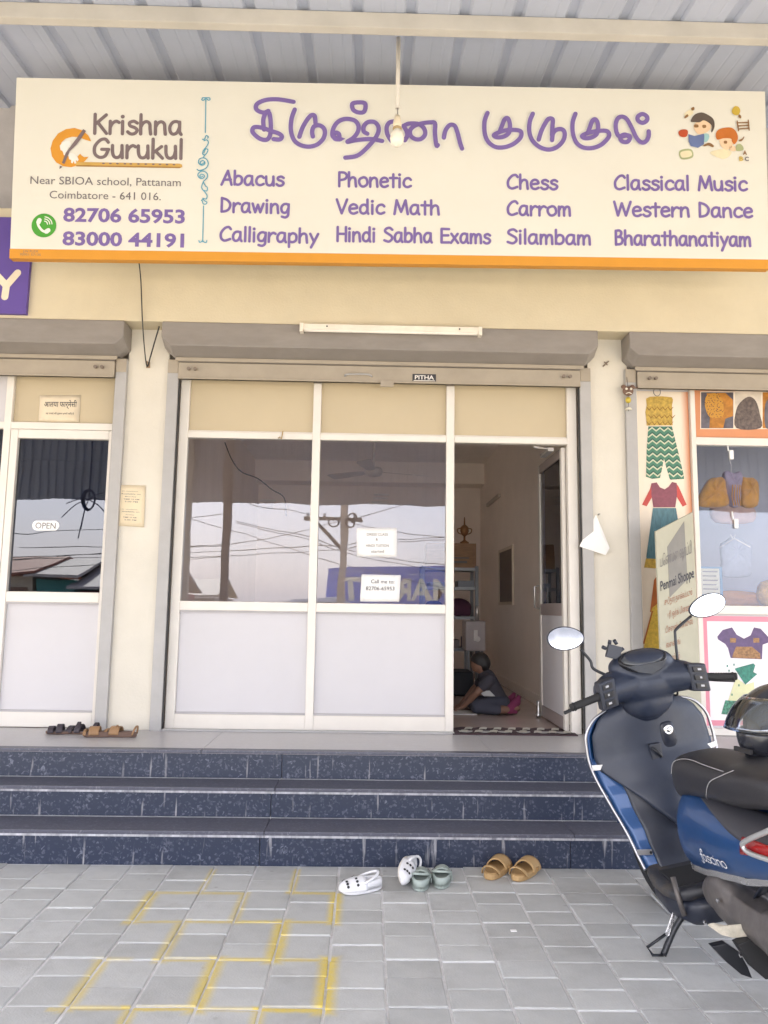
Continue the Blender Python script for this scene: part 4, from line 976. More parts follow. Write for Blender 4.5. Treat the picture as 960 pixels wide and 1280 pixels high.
pr_(p1, mar, zF([(85, 745), (125, 738), (150, 775), (185, 790), (215, 770), (240, 735), (275, 742), (278, 830), (265, 925), (100, 925), (85, 830)]))
pr_(p1, tealp, zG([(385, 60), (500, 60), (520, 180), (545, 320), (352, 315), (352, 300)])); pr_(p1, gold, zG([(350, 312), (545, 322), (550, 372), (340, 358)]))
pr_(p1, M('print_rust', (.45, .13, .03), .5, var=.2), zG([(390, 420), (405, 400), (520, 400), (520, 560), (370, 580)])); pr_(p1, M('print_yellow', (.62, .42, .06), .5, var=.25, scale=50), zG([(380, 560), (405, 540), (520, 540), (540, 800), (330, 800)]))
pr_(p1, M('print_rust_dark', (.40, .12, .02), .5), zG([(378, 575), (386, 575), (342, 740), (334, 740)]))
def hanger_ring(): 
    c = A(821, 490, .0); return MB().tube([(c.x+.024*math.cos(t), -.004, c.z+.03*math.sin(t)) for t in [k*math.pi/8 for k in range(16)]], .003, 6, closed=True)
tag(obj('hanging_ring', hanger_ring(), M('ring_steel', (.25, .24, .24), .4, .7), smooth=True), 'thin metal ring hung over the gold top poster', 'ring')
ph_b = M('photo_dark', (.10, .09, .11), .4, var=.6, scale=9); ph_o = M('photo_orange', (.42, .17, .02), .45, var=.3, scale=25); ph_d = M('photo_lace', (.12, .09, .08), .45, var=.5, scale=40); ph_w = M('photo_white', (.7, .62, .52), .45, var=.2)
pr_(p2, pcream, zF([(452, 55), (2400, 55), (2400, 338), (452, 338)]))
pr_(p2, ph_b, zF([(458, 62), (700, 62), (700, 332), (458, 332)])); pr_(p2, ph_w, zF([(712, 62), (908, 62), (908, 332), (712, 332)])); pr_(p2, ph_o, zF([(920, 62), (1120, 62), (1120, 332), (920, 332)])); pr_(p2, ph_b, zF([(1134, 62), (2380, 62), (2380, 332), (1134, 332)]))
def spots():
    mt = M('photo_spots', (.50, .24, .03), .45); N = mt.node_tree.nodes; L = mt.node_tree.links; b = N['Principled BSDF']
    v = N.new('ShaderNodeTexVoronoi'); v.inputs['Scale'].default_value = 75; tc = N.new('ShaderNodeTexCoord'); L.new(tc.outputs['Object'], v.inputs['Vector'])
    r = N.new('ShaderNodeMapRange'); r.inputs[1].default_value = .25; r.inputs[2].default_value = .35; L.new(v.outputs['Distance'], r.inputs[0])
    mx = N.new('ShaderNodeMix'); mx.data_type = 'RGBA'; mx.inputs['A'].default_value = (.10, .05, .03, 1); mx.inputs['B'].default_value = (.52, .25, .03, 1); L.new(r.outputs[0], mx.inputs['Factor']); L.new(mx.outputs['Result'], b.inputs['Base Color']); return mt
pr_(p2, ph_o, zF([(500, 70), (640, 66), (698, 120), (698, 240), (640, 260), (625, 330), (520, 330), (525, 250)])); pr_(p2, spots(), zF([(510, 80), (570, 68), (615, 110), (628, 180), (618, 245), (525, 248), (488, 170), (490, 110)]), sm=True)
pr_(p2, ph_d, zF([(722, 330), (720, 200), (760, 130), (820, 95), (870, 130), (900, 230), (905, 330)]), sm=True); pr_(p2, ph_b, zF([(940, 150), (990, 110), (1040, 200), (1000, 320), (940, 320)]), sm=True)
pur = M('print_purple', (.11, .07, .17), .5, var=.2, scale=30)
pr_(p3, pur, zH([(690, 325), (725, 380), (780, 410), (830, 385), (855, 325), (905, 335), (960, 395), (990, 430), (920, 455), (915, 565), (680, 555), (660, 480), (640, 450), (585, 415), (580, 395), (620, 345)]))
pr_(p3, M('print_bronze', (.30, .16, .07), .5, var=.5, scale=60), zH([(720, 470), (840, 470), (900, 520), (905, 562), (690, 552), (700, 520)]))
for x in (675, 850): pr_(p3, MATS['print_bronze'], zH([(x, 405), (x+45, 405), (x+45, 440), (x, 440)]))
gdk = M('print_green', (.03, .20, .15), .5, var=.45, scale=45)
pr_(p3, M('print_pale_yellow', (.62, .62, .38), .5, var=.12), zH([(720, 700), (790, 755), (855, 735), (865, 890), (655, 890)])); pr_(p3, gdk, zH([(710, 635), (740, 625), (850, 595), (865, 610), (850, 660), (880, 675), (790, 755)]))
pr_(p3, M('print_green_lace', (.05, .19, .13), .5, var=.9, scale=60), zH([(640, 872), (840, 885), (850, 1000), (610, 975)]))
for x, y in ((655, 615), (705, 605), (668, 650), (690, 830), (742, 760)): pr_(p3, gdk, zH([(x-5, y-8), (x+5, y-8), (x+5, y+8), (x-5, y+8)]))

# garments hanging behind the display glass (puffed cloth with depth)
def puff(name, poly, Y, depth, mat, par, rings=5):
    P = [A(*p, Y) for p in [tuple(q)[:2] for q in catmull([(*q, 0) for q in poly], 4, closed=True)]]
    cx = sum(p.x for p in P)/len(P); cz = sum(p.z for p in P)/len(P); mb = MB(); n = len(P); V = []
    for r in range(rings+1):
        s = math.cos(r/rings*1.45) if r < rings else .12
        hgt = depth*math.sin(r/rings*1.45)
        for j, p in enumerate(P):
            V.append((cx+(p.x-cx)*s, Y-hgt*(1+.22*math.sin(j*1.1+r)), cz+(p.z-cz)*s))
    F = [(r*n+j, r*n+(j+1) % n, (r+1)*n+(j+1) % n, (r+1)*n+j) for r in range(rings) for j in range(n)]
    F.append(tuple(range(rings*n, rings*n+n)))
    o = len(V); V += [(p.x, Y+.02, p.z) for p in P]; F += [(j, o+j, o+(j+1) % n, (j+1) % n) for j in range(n)]; F.append(tuple(range(o, o+n))[::-1])
    mb.add(V, F); return obj(name, mb, mat, par, smooth=True)
must = M('mustard_cloth', (.66, .32, .02), .8, var=.15, scale=20, bump=.5, bscale=40, sheen=.3); lav = M('lavender_cloth', (.42, .36, .52), .85, var=.12, scale=20, bump=.4)
c = A(913, 575, .2)
gt = thing('mustard_jacket', 'mustard jacket with a lavender collar hung behind the right window', 'garment', (c.x, .2, c.z-.3))
puff('sleeve', zF([(425, 890), (470, 790), (520, 715), (575, 700), (632, 705), (650, 800), (665, 905), (540, 925), (440, 915)]), .12, .05, must, gt)
puff('sleeve', zF([(755, 705), (800, 700), (855, 708), (885, 760), (880, 912), (770, 915), (752, 800)]), .12, .05, must, gt)
puff('body', zF([(625, 690), (650, 650), (700, 670), (745, 655), (768, 695), (755, 780), (745, 912), (680, 912), (655, 800)]), .10, .04, lav, gt)
hkq = [A(913, 572, .2), A(915, 590, .2)]
obj('hanger_hook', MB().tube([A(910, 560, .2), A(912, 575, .2), A(914, 582, .2), A(914, 592, .2)], .003, 6), M('wire_steel', (.6, .6, .62), .3, .8), gt)
for k in range(4): obj('tassel', MB().tube(catmull([A(916+k*3.0, 606, .058), A(915+k*3.2, 620, .055), A(917+k*3.0, 632, .058)], 4), .004, 6), must, gt)
for nm, la, px_, py_ in (('hook_clip', 'white adhesive hook above the mustard jacket', 914, 569), ('hook_clip', 'white adhesive hook below the mustard jacket', 920, 655)):
    c = A(px_, py_, YG-.01)
    o = tag(obj(nm, MB().box(c.x-.014, c.x+.014, YG-.018, YG-.004, c.z-.03, c.z+.035), M('hook_white', (.84, .84, .84), .3), None, bevel=.005), la, 'hook'); obj('tip', MB().tube([(c.x-.02, YG-.012, c.z+.03), (c.x-.026, YG-.014, c.z+.085)], .005, 8), MATS['hook_white'], o)
pal = M('pale_blue_cloth', (.40, .45, .58), .85, var=.08, scale=15, bump=.3)
c = A(915, 690, .3)
g2 = thing('pale_blue_kurta', 'pale blue kurta on a hanger behind the right window', 'garment', (c.x, .3, c.z-.4))
puff('body', zG([(725, 245), (750, 225), (780, 205), (820, 208), (850, 230), (880, 250), (875, 330), (868, 400), (735, 400), (730, 330)]), .6, .03, pal, g2)
obj('hanger_hook', MB().tube(catmull([A(919, 668, .3), A(917, 674, .3), A(913, 668, .3)], 4), .0025, 6).tube([A(900, 684, .3), A(918, 673, .3), A(938, 684, .3)], .004, 6), MATS['wire_steel'], g2)
pk = M('peach_cloth', (.6, .42, .38), .85, var=.1, bump=.3)
c = A(905, 640, .4); g3 = thing('peach_blouse', 'peach blouse hanging behind the pale blue kurta', 'garment', (c.x, .45, c.z-.2)); puff('body', zG([(690, 40), (870, 40), (885, 130), (700, 130)]), .5, .05, pk, g3)
og = M('orange_cloth', (.52, .22, .04), .8, var=.15, bump=.3)
c = A(950, 745, .35); g4 = thing('orange_fabric', 'folded orange fabric on the display shelf by the window', 'fabric', (c.x, .35, c.z-.1))
puff('fold', zG([(730, 475), (930, 490), (935, 548), (730, 548)]), .38, .06, og, g4); puff('fold', zG([(928, 430), (1100, 430), (1100, 545), (930, 545)]), .30, .06, M('gold_silk', (.55, .30, .04), .5, var=.3, scale=30), g4)
cd = A(897, 725, .16); P = [A(875, 708, .16), A(902, 708, .16), A(902, 745, .16), A(875, 745, .16)]
pcd = tag(obj('price_card', MB().box(P[0].x, P[1].x, .155, .162, P[2].z, P[0].z), M('card_blue', (.05, .2, .38), .5), None), 'blue edged card with printed lines inside the right window', 'card')
obj('sheet', MB().box(P[0].x+.005, P[1].x-.022, .151, .1545, P[2].z+.01, P[0].z-.015), M('card_cream', (.62, .62, .5), .6), pcd)
for k in range(5): obj('printed_line', MB().box(P[0].x+.012, P[1].x-.035-.01*(k % 2), .1498, .1508, P[0].z-.04-.03*k, P[0].z-.032-.03*k), ink_grey, pcd)

# standing banner board in front of the right shop
B = [A(820, 664, -.32), A(866, 640, -.12), A(867, 806, -.12), A(820, 806, -.32)]
Bz = min(B[2].z, B[3].z)-.62
TLb, TRb = B[0], B[1]; BLb, BRb = Vector((B[0].x+.005, -.34, Z3)), Vector((B[1].x+.005, -.14, Z3))
def bmap(u, v, h):
    a = TLb.lerp(TRb, u); b = BLb.lerp(BRb, u); p = a.lerp(b, v); n_ = (TRb-TLb).cross(BLb-TLb).normalized()
    if n_.y > 0: n_ = -n_
    return tuple(p+n_*h)
bo = tag(obj('banner_board', MB().prism([(0, 0), (1, 0), (1, 1), (0, 1)], -.012, 0, bmap), M('banner_khaki', (.42, .405, .31), .6, var=.08, scale=5), None, bevel=.002), 'khaki tailoring price board with Tamil lines, slanting before the right shop', 'sign')
obj('grey_patch', MB().prism([(.27, .10), (.75, .02), (.77, .29), (.28, .34)], .0004, .001, bmap), M('banner_grey', (.22, .21, .19), .6), bo)
def btext(txt, u0, u1, v, hgt, mat, sh=0, bold=.0):
    t = text_mesh(txt, bold); xs = [p[0] for p in t.v]; a, b = min(xs), max(xs)
    t.v = [bmap(u0+(x-a)/(b-a)*(u1-u0), v+sh*((x-a)/(b-a)-.5)-y/.7*hgt, .0018) for x, y, z in t.v]; return obj('lettering', t, mat, bo)
rust = M('banner_rust', (.30, .10, .05), .6)
btext('Penmai Shoppe', .05, .95, .292, .045, ink, 0, .02)
btext('பெண்மை ஷாப்பி', .07, .92, .18, .05, ink_grey, .0)
for k, (tx, v, u1) in enumerate((('சுடிதார் தைக்கப்படும்', .365, .88), ('ஆரி ஒர்க் பிளவுஸ்', .43, .88), ('டிசைன் பிளவுஸ்', .495, .86), ('லைனிங்', .565, .5), ('பால்ஸ்', .63, .48))): btext(tx, .14, u1, v, .026, rust, 0)
lo_ = (BLb+BRb)/2
# ================================================================ interior
def I(px, py, Y): return A(px, py, Y)
# doormat
mt_ = thing('doormat', 'brown and cream checked doormat lying in the open doorway', 'doormat', (.96, .06, Z3))
mb_ = obj('mat_base', MB().grid(lambda u, v: (.555+u*.81, -.085+v*.28, Z3+.006+.004*math.sin(u*40)*math.sin(v*5)), 60, 8), M('mat_brown', (.065, .038, .045), .95, var=.4, scale=60, bump=1, bscale=200), mt_, solid=.008)
for k in range(8):
    x = .60+k*.097
    obj('cream_check', MB().grid(lambda u, v: (x+u*.05+v*.022, -.05+v*.09, Z3+.0125+.003*math.sin(u*3.1)), 4, 4), M('mat_cream', (.55, .52, .46), .95, var=.2, scale=80, bump=1), mt_)
    obj('cream_check', MB().grid(lambda u, v: (x+.046+u*.05+v*.022, .07+v*.09, Z3+.0125+.003*math.sin(u*3.1)), 4, 4), MATS['mat_cream'], mt_)
# ceiling fan
fc = I(467, 582, 2.6)
fan = thing('ceiling_fan', 'pale ceiling fan with three blades seen through the middle window', 'fan', (fc.x, 2.6, 3.13))
fw = M('fan_cream', (.58, .52, .48), .4)
obj('down_rod', MB().tube([(fc.x, 2.6, 3.13), (fc.x, 2.6, fc.z-.02)], .012, 8), fw, fan, smooth=True)
obj('canopy_cup', MB().lathe([(.02, -.08), (.05, -.05), (.055, 0)], 14, (fc.x, 2.6, 3.128)), fw, fan, smooth=True)
obj('motor', MB().lathe([(.02, .05), (.08, .035), (.10, 0), (.08, -.04), (.03, -.055), (.001, -.056)], 18, (fc.x, 2.6, fc.z-.06)), fw, fan, smooth=True)
for k in range(3):
    a0 = .35+k*2.094; d = Vector((math.cos(a0), math.sin(a0), 0)); n_ = Vector((-d.y, d.x, 0))
    c0 = Vector((fc.x, 2.6, fc.z-.06))
    obj('blade', MB().loft([[tuple(c0+d*r+n_*w+Vector((0, 0, .012*s*w/.06))) for w, s in ((-hw, 1), (hw, 1))]+[tuple(c0+d*r+n_*w+Vector((0, 0, .012*w/.06-.006))) for w in (hw, -hw)] for r, hw in ((.09, .02), (.2, .05), (.56, .07), (.60, .055))]), fw, fan)
# hanging wire inside the left window
wi = [I(281, 553, .5), I(290, 575, .5), I(302, 590, .5), I(322, 598, .5), I(340, 612, .5), I(355, 622, .5), I(358, 645, .5)]
tag(obj('indoor_wire', MB().tube(catmull(wi, 5), .004, 6), MATS['cable_black'], smooth=True), 'loose dark wire drooping inside the left window', 'wire')
# notice board and tube light on the right wall
nb_a, nb_b = None, None
def wallX(px, py, X=1.452):
    d = ray(px, py); t = (X-CP.x)/d.x; return CP+d*t
a = wallX(626, 690); b = wallX(642, 685); zb_ = wallX(642, 752).z; zt_ = wallX(642, 685).z
wb = thing('framed_board', 'framed brown board hanging on the right interior wall', 'frame', (1.45, (a.y+b.y)/2, zb_))
obj('board', MB().box(1.437, 1.447, b.y, a.y, zb_, zt_), M('board_brown', (.10, .075, .07), .35, var=.3, scale=6), wb)
for (y0, y1, z0, z1) in ((b.y-.03, b.y, zb_-.03, zt_+.03), (a.y, a.y+.03, zb_-.03, zt_+.03), (b.y, a.y, zb_-.03, zb_), (b.y, a.y, zt_, zt_+.03)): obj('frame_bar', MB().box(1.43, 1.451, y0, y1, z0, z1), M('frame_cream', (.62, .54, .45), .5), wb)
c0 = wallX(611, 637); c1 = wallX(626, 619)
t2 = thing('tube_light', 'unlit batten light on the right interior wall', 'light', (1.44, (c0.y+c1.y)/2, c0.z))
obj('batten', MB().box(1.42, 1.452, c1.y, c0.y, c1.z-.02, c1.z+.02), M('indoor_batten', (.5, .46, .43), .4), t2, bevel=.004)
# storage rack with its load at the back of the room
ry = 3.2
ra = I(556, 708, ry); rb_ = I(598, 708, ry); rl = ra.x-.25; rr_ = rb_.x
rk = thing('storage_rack', 'grey steel storage rack at the back of the room', 'rack', ((rl+rr_)/2, ry+.2, Z3))
rkm = M('rack_steel', (.20, .22, .24), .45, .3, var=.1)
levels = [I(585, y, ry).z for y in (711, 735, 772, 812, 862)]
for x in (rl, rr_-.035):
    for y in (ry, ry+.38): obj('upright', MB().box(x, x+.035, y, y+.035, Z3, levels[0]+.03), rkm, rk)
for z in levels: obj('shelf', MB().box(rl+.036, rr_-.036, ry+.001, ry+.41, z-.02, z+.012), M('shelf_steel', (.34, .37, .40), .45, .2, var=.1), rk)
zt0 = levels[0]+.012
cb_a = I(568, 688, ry+.1); cb_b = I(597, 680, ry+.1)
cbx = tag(obj('wooden_box', MB().box(rl+.05, rr_-.02, ry+.03, ry+.33, zt0, cb_b.z), M('box_wood', (.30, .18, .10), .6, var=.25, scale=12, stretch=(1, 1, 6)), None, bevel=.004), 'brown lettered box on top of the storage rack', 'box')
obj('dark_mark', MB().box(rl+.3, rr_-.12, ry+.0275, ry+.0295, zt0+.05, zt0+.075).box(rl+.34, rr_-.1, ry+.0275, ry+.0295, zt0+.10, zt0+.115), ink_grey, cbx)
tz = cb_b.z; tx = I(581, 680, ry+.15).x
tr_ = thing('trophy', 'small dark golden trophy on the box above the rack', 'trophy', (tx, ry+.18, tz))
trm = M('trophy_gold', (.32, .17, .08), .35, .6)
obj('base', MB().lathe([(.05, 0), (.05, .025), (.03, .035), (.012, .05), (.012, .09)], 14, (tx, ry+.18, tz)), trm, tr_, smooth=True)
obj('cup', MB().lathe([(.012, .09), (.035, .11), (.05, .15), (.045, .19), (.028, .21), (.01, .22), (.006, .30), (.001, .31)], 14, (tx, ry+.18, tz)), trm, tr_, smooth=True)
for s in (-1, 1): obj('handle', MB().tube(catmull([(tx+s*.045, ry+.18, tz+.18), (tx+s*.08, ry+.18, tz+.17), (tx+s*.07, ry+.18, tz+.13), (tx+s*.035, ry+.18, tz+.115)], 4), .006, 6), trm, tr_, smooth=True)
# load on shelves: bags, trays
bz = levels[2]+.012
tag(blob('purple_bag', [('e', (rl+.42, ry+.2, bz+.10), (.15, .12, .10)), ('b', (rl+.42, ry+.2, bz+.06), (.13, .10, .055))], M('bag_purple', (.10, .035, .07), .8, bump=.5), None, .012, 4), 'dark purple bag on the middle shelf of the rack', 'bag')
tag(blob('grey_bag', [('e', (rl+.15, ry+.2, bz+.09), (.11, .12, .085)), ('b', (rl+.15, ry+.2, bz+.05), (.1, .10, .045))], M('bag_grey', (.12, .12, .14), .8, bump=.5), None, .012, 4), 'dark grey bag on the middle shelf beside the purple bag', 'bag')
for k, (dx, w_, h_c, cc) in enumerate(((.08, .26, .05, (.3, .36, .42)), (.40, .18, .07, (.22, .25, .3)))): 
    tag(obj('storage_tray', MB().box(rl+dx, rl+dx+w_, ry+.04, ry+.34, levels[1]+.012, levels[1]+.012+h_c), M('tray_%s' % 'ab'[k], cc, .4), None, bevel=.008), ('wide pale blue tray on the second shelf of the rack', 'smaller slate tray on the second shelf of the rack')[k], 'tray')
for k in range(3):
    tag(obj('book_stack', MB().box(rl+.06+.2*k, rl+.22+.2*k, ry+.05, ry+.28, levels[3]+.012, levels[3]+.07+.03*k), M('books_%s' % 'abc'[k], [(.2, .15, .12), (.3, .28, .26), (.12, .14, .2)][k], .7), None, bevel=.003), ('low brown pile of books on the lower rack shelf', 'pale pile of books on the lower rack shelf', 'tall blue pile of books on the lower rack shelf')[k], 'books')
# upright cabinet box in front of the rack
ca = I(582, 776, 2.7); cb = I(607, 814, 2.7)
cab = thing('white_cooler', 'grey white water dispenser box standing before the rack', 'dispenser', ((ca.x+cb.x)/2, 2.85, Z3))
obj('body', MB().box(ca.x, cb.x, 2.7, 3.0, cb.z, ca.z), M('cooler_grey', (.42, .38, .38), .4), cab, bevel=.02, seg=3)
obj('stand', MB().box(ca.x+.02, ca.x+.045, 2.72, 2.745, Z3, cb.z+.02).box(cb.x-.045, cb.x-.02, 2.72, 2.745, Z3, cb.z+.02).box(ca.x+.02, ca.x+.045, 2.95, 2.975, Z3, cb.z+.02).box(cb.x-.045, cb.x-.02, 2.95, 2.975, Z3, cb.z+.02), rkm, cab)
xm = (ca.x+cb.x)/2
obj('spout', MB().box(xm-.02, xm+.02, 2.68, 2.70, ca.z-.2, ca.z-.09), M('spout_white', (.75, .73, .7), .3), cab, bevel=.006); obj('tap', MB().lathe([(.02, 0), (.02, .03), (.03, .035), (.03, .05)], 12, (xm+.02, 2.66, cb.z+.12), 'Y'), MATS['spout_white'], cab)
obj('flask', MB().lathe([(.02, 0), (.02, .11), (.012, .13), (.012, .15)], 10, (xm+.03, 2.8, ca.z+.001)), MATS['chrome_satin'], cab, smooth=True)
# seated child
px0 = AZ(603, 893, Z3); KX, KY = px0.x+.15, px0.y+.12
K = 1.0
kid = thing('person', 'child in a dark shirt sitting on the floor bent over a paper', 'person', (KX, KY, Z3))
def k_(x, y, z): return (KX+x*.80, KY+y*.80, Z3+z*.80)
skin = M('skin_brown', (.20, .105, .07), .55, var=.06); shirt = M('shirt_dark', (.045, .042, .055), .85, var=.15, bump=.4); trous = M('trousers_slate', (.05, .052, .075), .85, bump=.4); pinkm = M('magenta_cloth', (.20, .03, .09), .8, bump=.3); hairm = M('black_hair', (.012, .01, .01), .5, bump=.8, bscale=200)
body = [('e', k_(-.20, 0, .475), (.068, .062, .078)), ('c', k_(-.215, 0, .44), .045, k_(-.235, 0, .425), .03), ('e', k_(-.262, 0, .452), (.014, .010, .014)), ('c', k_(-.15, 0, .36), .034, k_(-.185, 0, .44), .034), ('e', k_(-.185, -.066, .465), (.012, .008, .018)), ('e', k_(-.185, .066, .465), (.012, .008, .018)),
        ('c', k_(-.12, 0, .34), .06, k_(-.02, 0, .12), .06)]
for s in (-1, 1):
    body += [('c', k_(-.11, .10*s, .33), .034, k_(-.24, .13*s, .20), .028), ('c', k_(-.24, .13*s, .20), .027, k_(-.36, .08*s, .07), .02), ('e', k_(-.39, .075*s, .05), (.03, .022, .013))]
    for j in range(4): body.append(('c', k_(-.41, (.058+.012*j)*s, .046), .0075, k_(-.455+.008*abs(j-1.5), (.055+.014*j)*s, .022), .006))
    body.append(('c', k_(-.385, .055*s, .048), .008, k_(-.42, .036*s, .028), .0065))
    body += [('c', k_(-.0, .07*s, .09), .06, k_(-.24, .14*s, .07), .045), ('c', k_(-.24, .14*s, .07), .04, k_(.03, .16*s, .045), .03), ('c', k_(.03, .16*s, .045), .028, k_(.15, .15*s, .06), .025)]
blob('body', body, skin, kid, .0065, 3)
blob('shirt', [('c', k_(-.125, 0, .335), .072, k_(-.02, 0, .12), .083), ('e', k_(-.12, 0, .33), (.06, .115, .05)), ('c', k_(-.11, .10, .33), .045, k_(-.18, .118, .26), .043), ('c', k_(-.11, -.10, .33), .045, k_(-.18, -.118, .26), .043), ('e', k_(.0, 0, .11), (.085, .1, .06))], shirt, kid, .009, 4)
blob('trousers', [('c', k_(.01, .06, .085), .072, k_(-.24, .14, .07), .054), ('c', k_(.01, -.06, .085), .072, k_(-.24, -.14, .07), .054), ('c', k_(-.24, .14, .066), .048, k_(-.05, .16, .05), .043), ('c', k_(-.24, -.14, .066), .048, k_(-.05, -.16, .05), .043)], trous, kid, .009, 4)
for s in (-1, 1):
    blob('slipper', [('c', k_(.08, .15*s, .05), .036, k_(.15, .13*s, .12), .032), ('c', k_(.15, .13*s, .12), .03, k_(.17, .12*s, .165), .018), ('b', k_(.10, .15*s, .03), (.04, .03, .012))], pinkm, kid, .008, 3)
blob('hair', [('e', k_(-.188, 0, .495), (.076, .069, .072)), ('e', k_(-.155, 0, .475), (.058, .066, .07)), ('e', k_(-.225, 0, .525), (.04, .05, .026))], hairm, kid, .007, 2)
for s in (-1, 1):
    obj('eye', MB().lathe([(.001, 0), (.006, .002), (.006, .005), (.001, .007)], 8, k_(-.258, .028*s, .478), 'X'), hairm, kid)
obj('chest_print', MB().grid(lambda u, v: k_(-.17+u*.11-.05*v, -.128+.02*v, .17+v*.05), 3, 2), M('print_pale', (.45, .45, .45), .7), kid)
pp = AZ(570, 893, Z3)
tag(obj('drawing_paper', MB().box(pp.x-.12, pp.x+.16, pp.y-.02, pp.y+.22, Z3+.001, Z3+.004), white_paper), 'white paper on the floor under the child\'s hands', 'paper')
# low dark bench between child and rack
q = I(575, 850, 2.2); tag(obj('floor_cushion', MB().box(q.x-.35, q.x+.12, 2.1, 2.5, Z3+.0005, Z3+.22), M('cushion_dark', (.03, .035, .045), .8, bump=.4), None, bevel=.04, seg=3), 'dark padded floor seat behind the child', 'seat')

# ================================================================ footwear
def foot_outline(L, Wd, n=24):
    pts = []
    for k in range(n):
        t = 2*math.pi*k/n; x = math.cos(t); y = math.sin(t)
        w = Wd/2*(1.0+.14*x-.10*(1-abs(x)))      # wider at the ball
        pts.append((x*L/2, y*w*(abs(math.sin(t))**-.18 if abs(math.sin(t)) > .05 else 1)))
    return pts
def shoe(kind, label, loc, heading, L=.23, Wd=.092, cols=None, tilt=(0, 0), group='footwear left at the steps', cat='sandal'):
    t = thing(kind, label, cat, loc, group, rot=(tilt[0], tilt[1], heading))
    sole, foot, strap = cols
    ol = foot_outline(L, Wd); th = .028 if kind != 'strap_sandal' else .016
    def mp(u, v, h): return (u, v, h+(.012*max(0, (u/L*2-.55))**2 if kind != 'clog' else .01*max(0, u/L*2-.6)))
    secs = [[mp(u*s, v*s, h) for u, v in ol] for h, s in ((0, .95), (.006, 1), (th-.004, 1.0), (th, .97))]
    obj('sole', MB().loft(secs), sole, t, smooth=False, bevel=.0015, seg=1)
    obj('footbed', MB().loft([[mp(u*s, v*s, h) for u, v in ol] for h, s in ((th-.001, .90), (th+.003, .88), (th+.0032, .5))]), foot, t)
    def arch(name, x0, x1, hgt, lift=0, half=(0, math.pi), ww=1.0, lean=0.0, mat=None, th_=.006):
        P = []
        def f(u, v):
            a = half[0]+(half[1]-half[0])*v; x = x0+(x1-x0)*u
            wl = Wd/2*(1+.14*(2*x/L))*ww
            return (x+lean*math.sin(a), -math.cos(a)*wl, th*.5+lift+math.sin(a)*hgt)
        return obj(name, MB().grid(f, 5, 14), mat or strap, t, smooth=True, solid=th_)
    if kind == 'clog':
        def dome(u, v):
            a = math.pi*v; x = -.01+(L/2+.008+.01)*math.sin(u*math.pi/2)*1.0
            k = math.cos(u*math.pi/2)**.55
            return (x if u > 0 else -.01, -math.cos(a)*Wd/2*1.08*max(k, .02), th*.5+math.sin(a)*.052*max(k, .02))
        d = obj('upper', MB().grid(dome, 12, 16), strap, t, smooth=True, solid=.005)
        for a in (.45, .85, 1.25):
            for s in (-1, 1):
                for u in (.25, .55):
                    p = Vector(dome(u, .5+s*a/math.pi*.8)); n_ = Vector((.35, -math.cos(math.pi*(.5+s*a/math.pi*.8)), math.sin(math.pi*(.5+s*a/math.pi*.8)))).normalized()
                    q_ = n_.to_track_quat('Z', 'Y').to_matrix()
                    obj('vent_hole', MB().flat([(.0065*math.cos(k*.785), .0065*math.sin(k*.785)) for k in range(8)], lambda uu, vv, hh: tuple(p+q_@Vector((uu, vv, .0035)))), M('hole_dark', (.03, .03, .035), .8), d)
        arch('side_rim', -L*.47, .0, .001, lift=.022, half=(0, .001), mat=strap) if False else None
        hs = MB()
        rim = [(x, y) for x, y in ol if x < .005]; rim.sort(key=lambda q: math.atan2(q[1], q[0]) % (2*math.pi))
        obj('side_wall', MB().loft([[mp(u*s, v*s, h) for u, v in rim] for h, s in ((.012, 1.0), (.036, 1.0), (.05, .99))], closed=False), strap, t, smooth=True, solid=.006)
        arch('heel_strap', -.012, .012, .0, 0) if False else None
        hb = [(.005-(.0+math.sin(math.pi*k/12)*.085), -math.cos(math.pi*k/12)*Wd*.46, .045+.028*math.sin(math.pi*k/12)) for k in range(13)]
        obj('heel_strap', MB().tube(hb, .006, 6), strap, t, smooth=True)
    elif kind == 'slide':
        arch('strap', .0, .085, .055); arch('heel_hoop', -.075, -.058, .05, lean=-.03, th_=.005)
        obj('buckle', MB().box(.03, .05, -Wd*.56, -Wd*.50, .02, .035), foot, t)
    elif kind == 'strap_sandal':
        arch('toe_strap', .045, .08, .038); arch('mid_strap', -.005, .03, .05); arch('heel_strap', -.095, -.075, .062, lean=-.012)
    elif kind == 'thong_sandal':
        arch('wide_strap', .0, .06, .048); arch('toe_loop', .075, .092, .032); arch('heel_strap', -.09, -.08, .055, lean=-.015)
    return t
wcl = M('white_foam', (.74, .74, .76), .55, var=.03); wcl_s = M('cream_foam', (.66, .62, .56), .6, var=.08); mint = M('mint_foam', (.36, .42, .39), .55, var=.04); mint_d = M('mint_footbed', (.30, .35, .34), .6, var=.08)
tan = M('tan_foam', (.45, .29, .13), .6, var=.06); tan_d = M('tan_footbed', (.36, .22, .09), .65, var=.12); drk = M('dark_leather', (.045, .035, .045), .55, var=.15, bump=.3); brnl = M('brown_leather', (.30, .17, .08), .55, var=.12, bump=.3); brns = M('brown_sole', (.14, .085, .065), .7)
def G(px, py): p = AZ(px, py, .0); return (p.x, p.y, .0015)
def GL_(px, py): p = AZ(px, py, Z3); return (p.x, p.y, Z3+.0015)
shoe('clog', 'white clog lying upright on the paving, nearest the yellow lines', G(452, 1114), R_(205), .2, .09, (wcl, wcl, wcl), cat='clog')
p = G(503, 1104); shoe('clog', 'white clog tipped on its side showing its cream sole', (p[0], p[1]+.02, .055), R_(255), .2, .088, (wcl_s, wcl_s, wcl), (R_(-78), R_(8)), cat='clog')
shoe('clog', 'mint green clog, left one of the pair', G(526, 1106), R_(84), .2, .096, (mint, mint_d, mint), cat='clog')
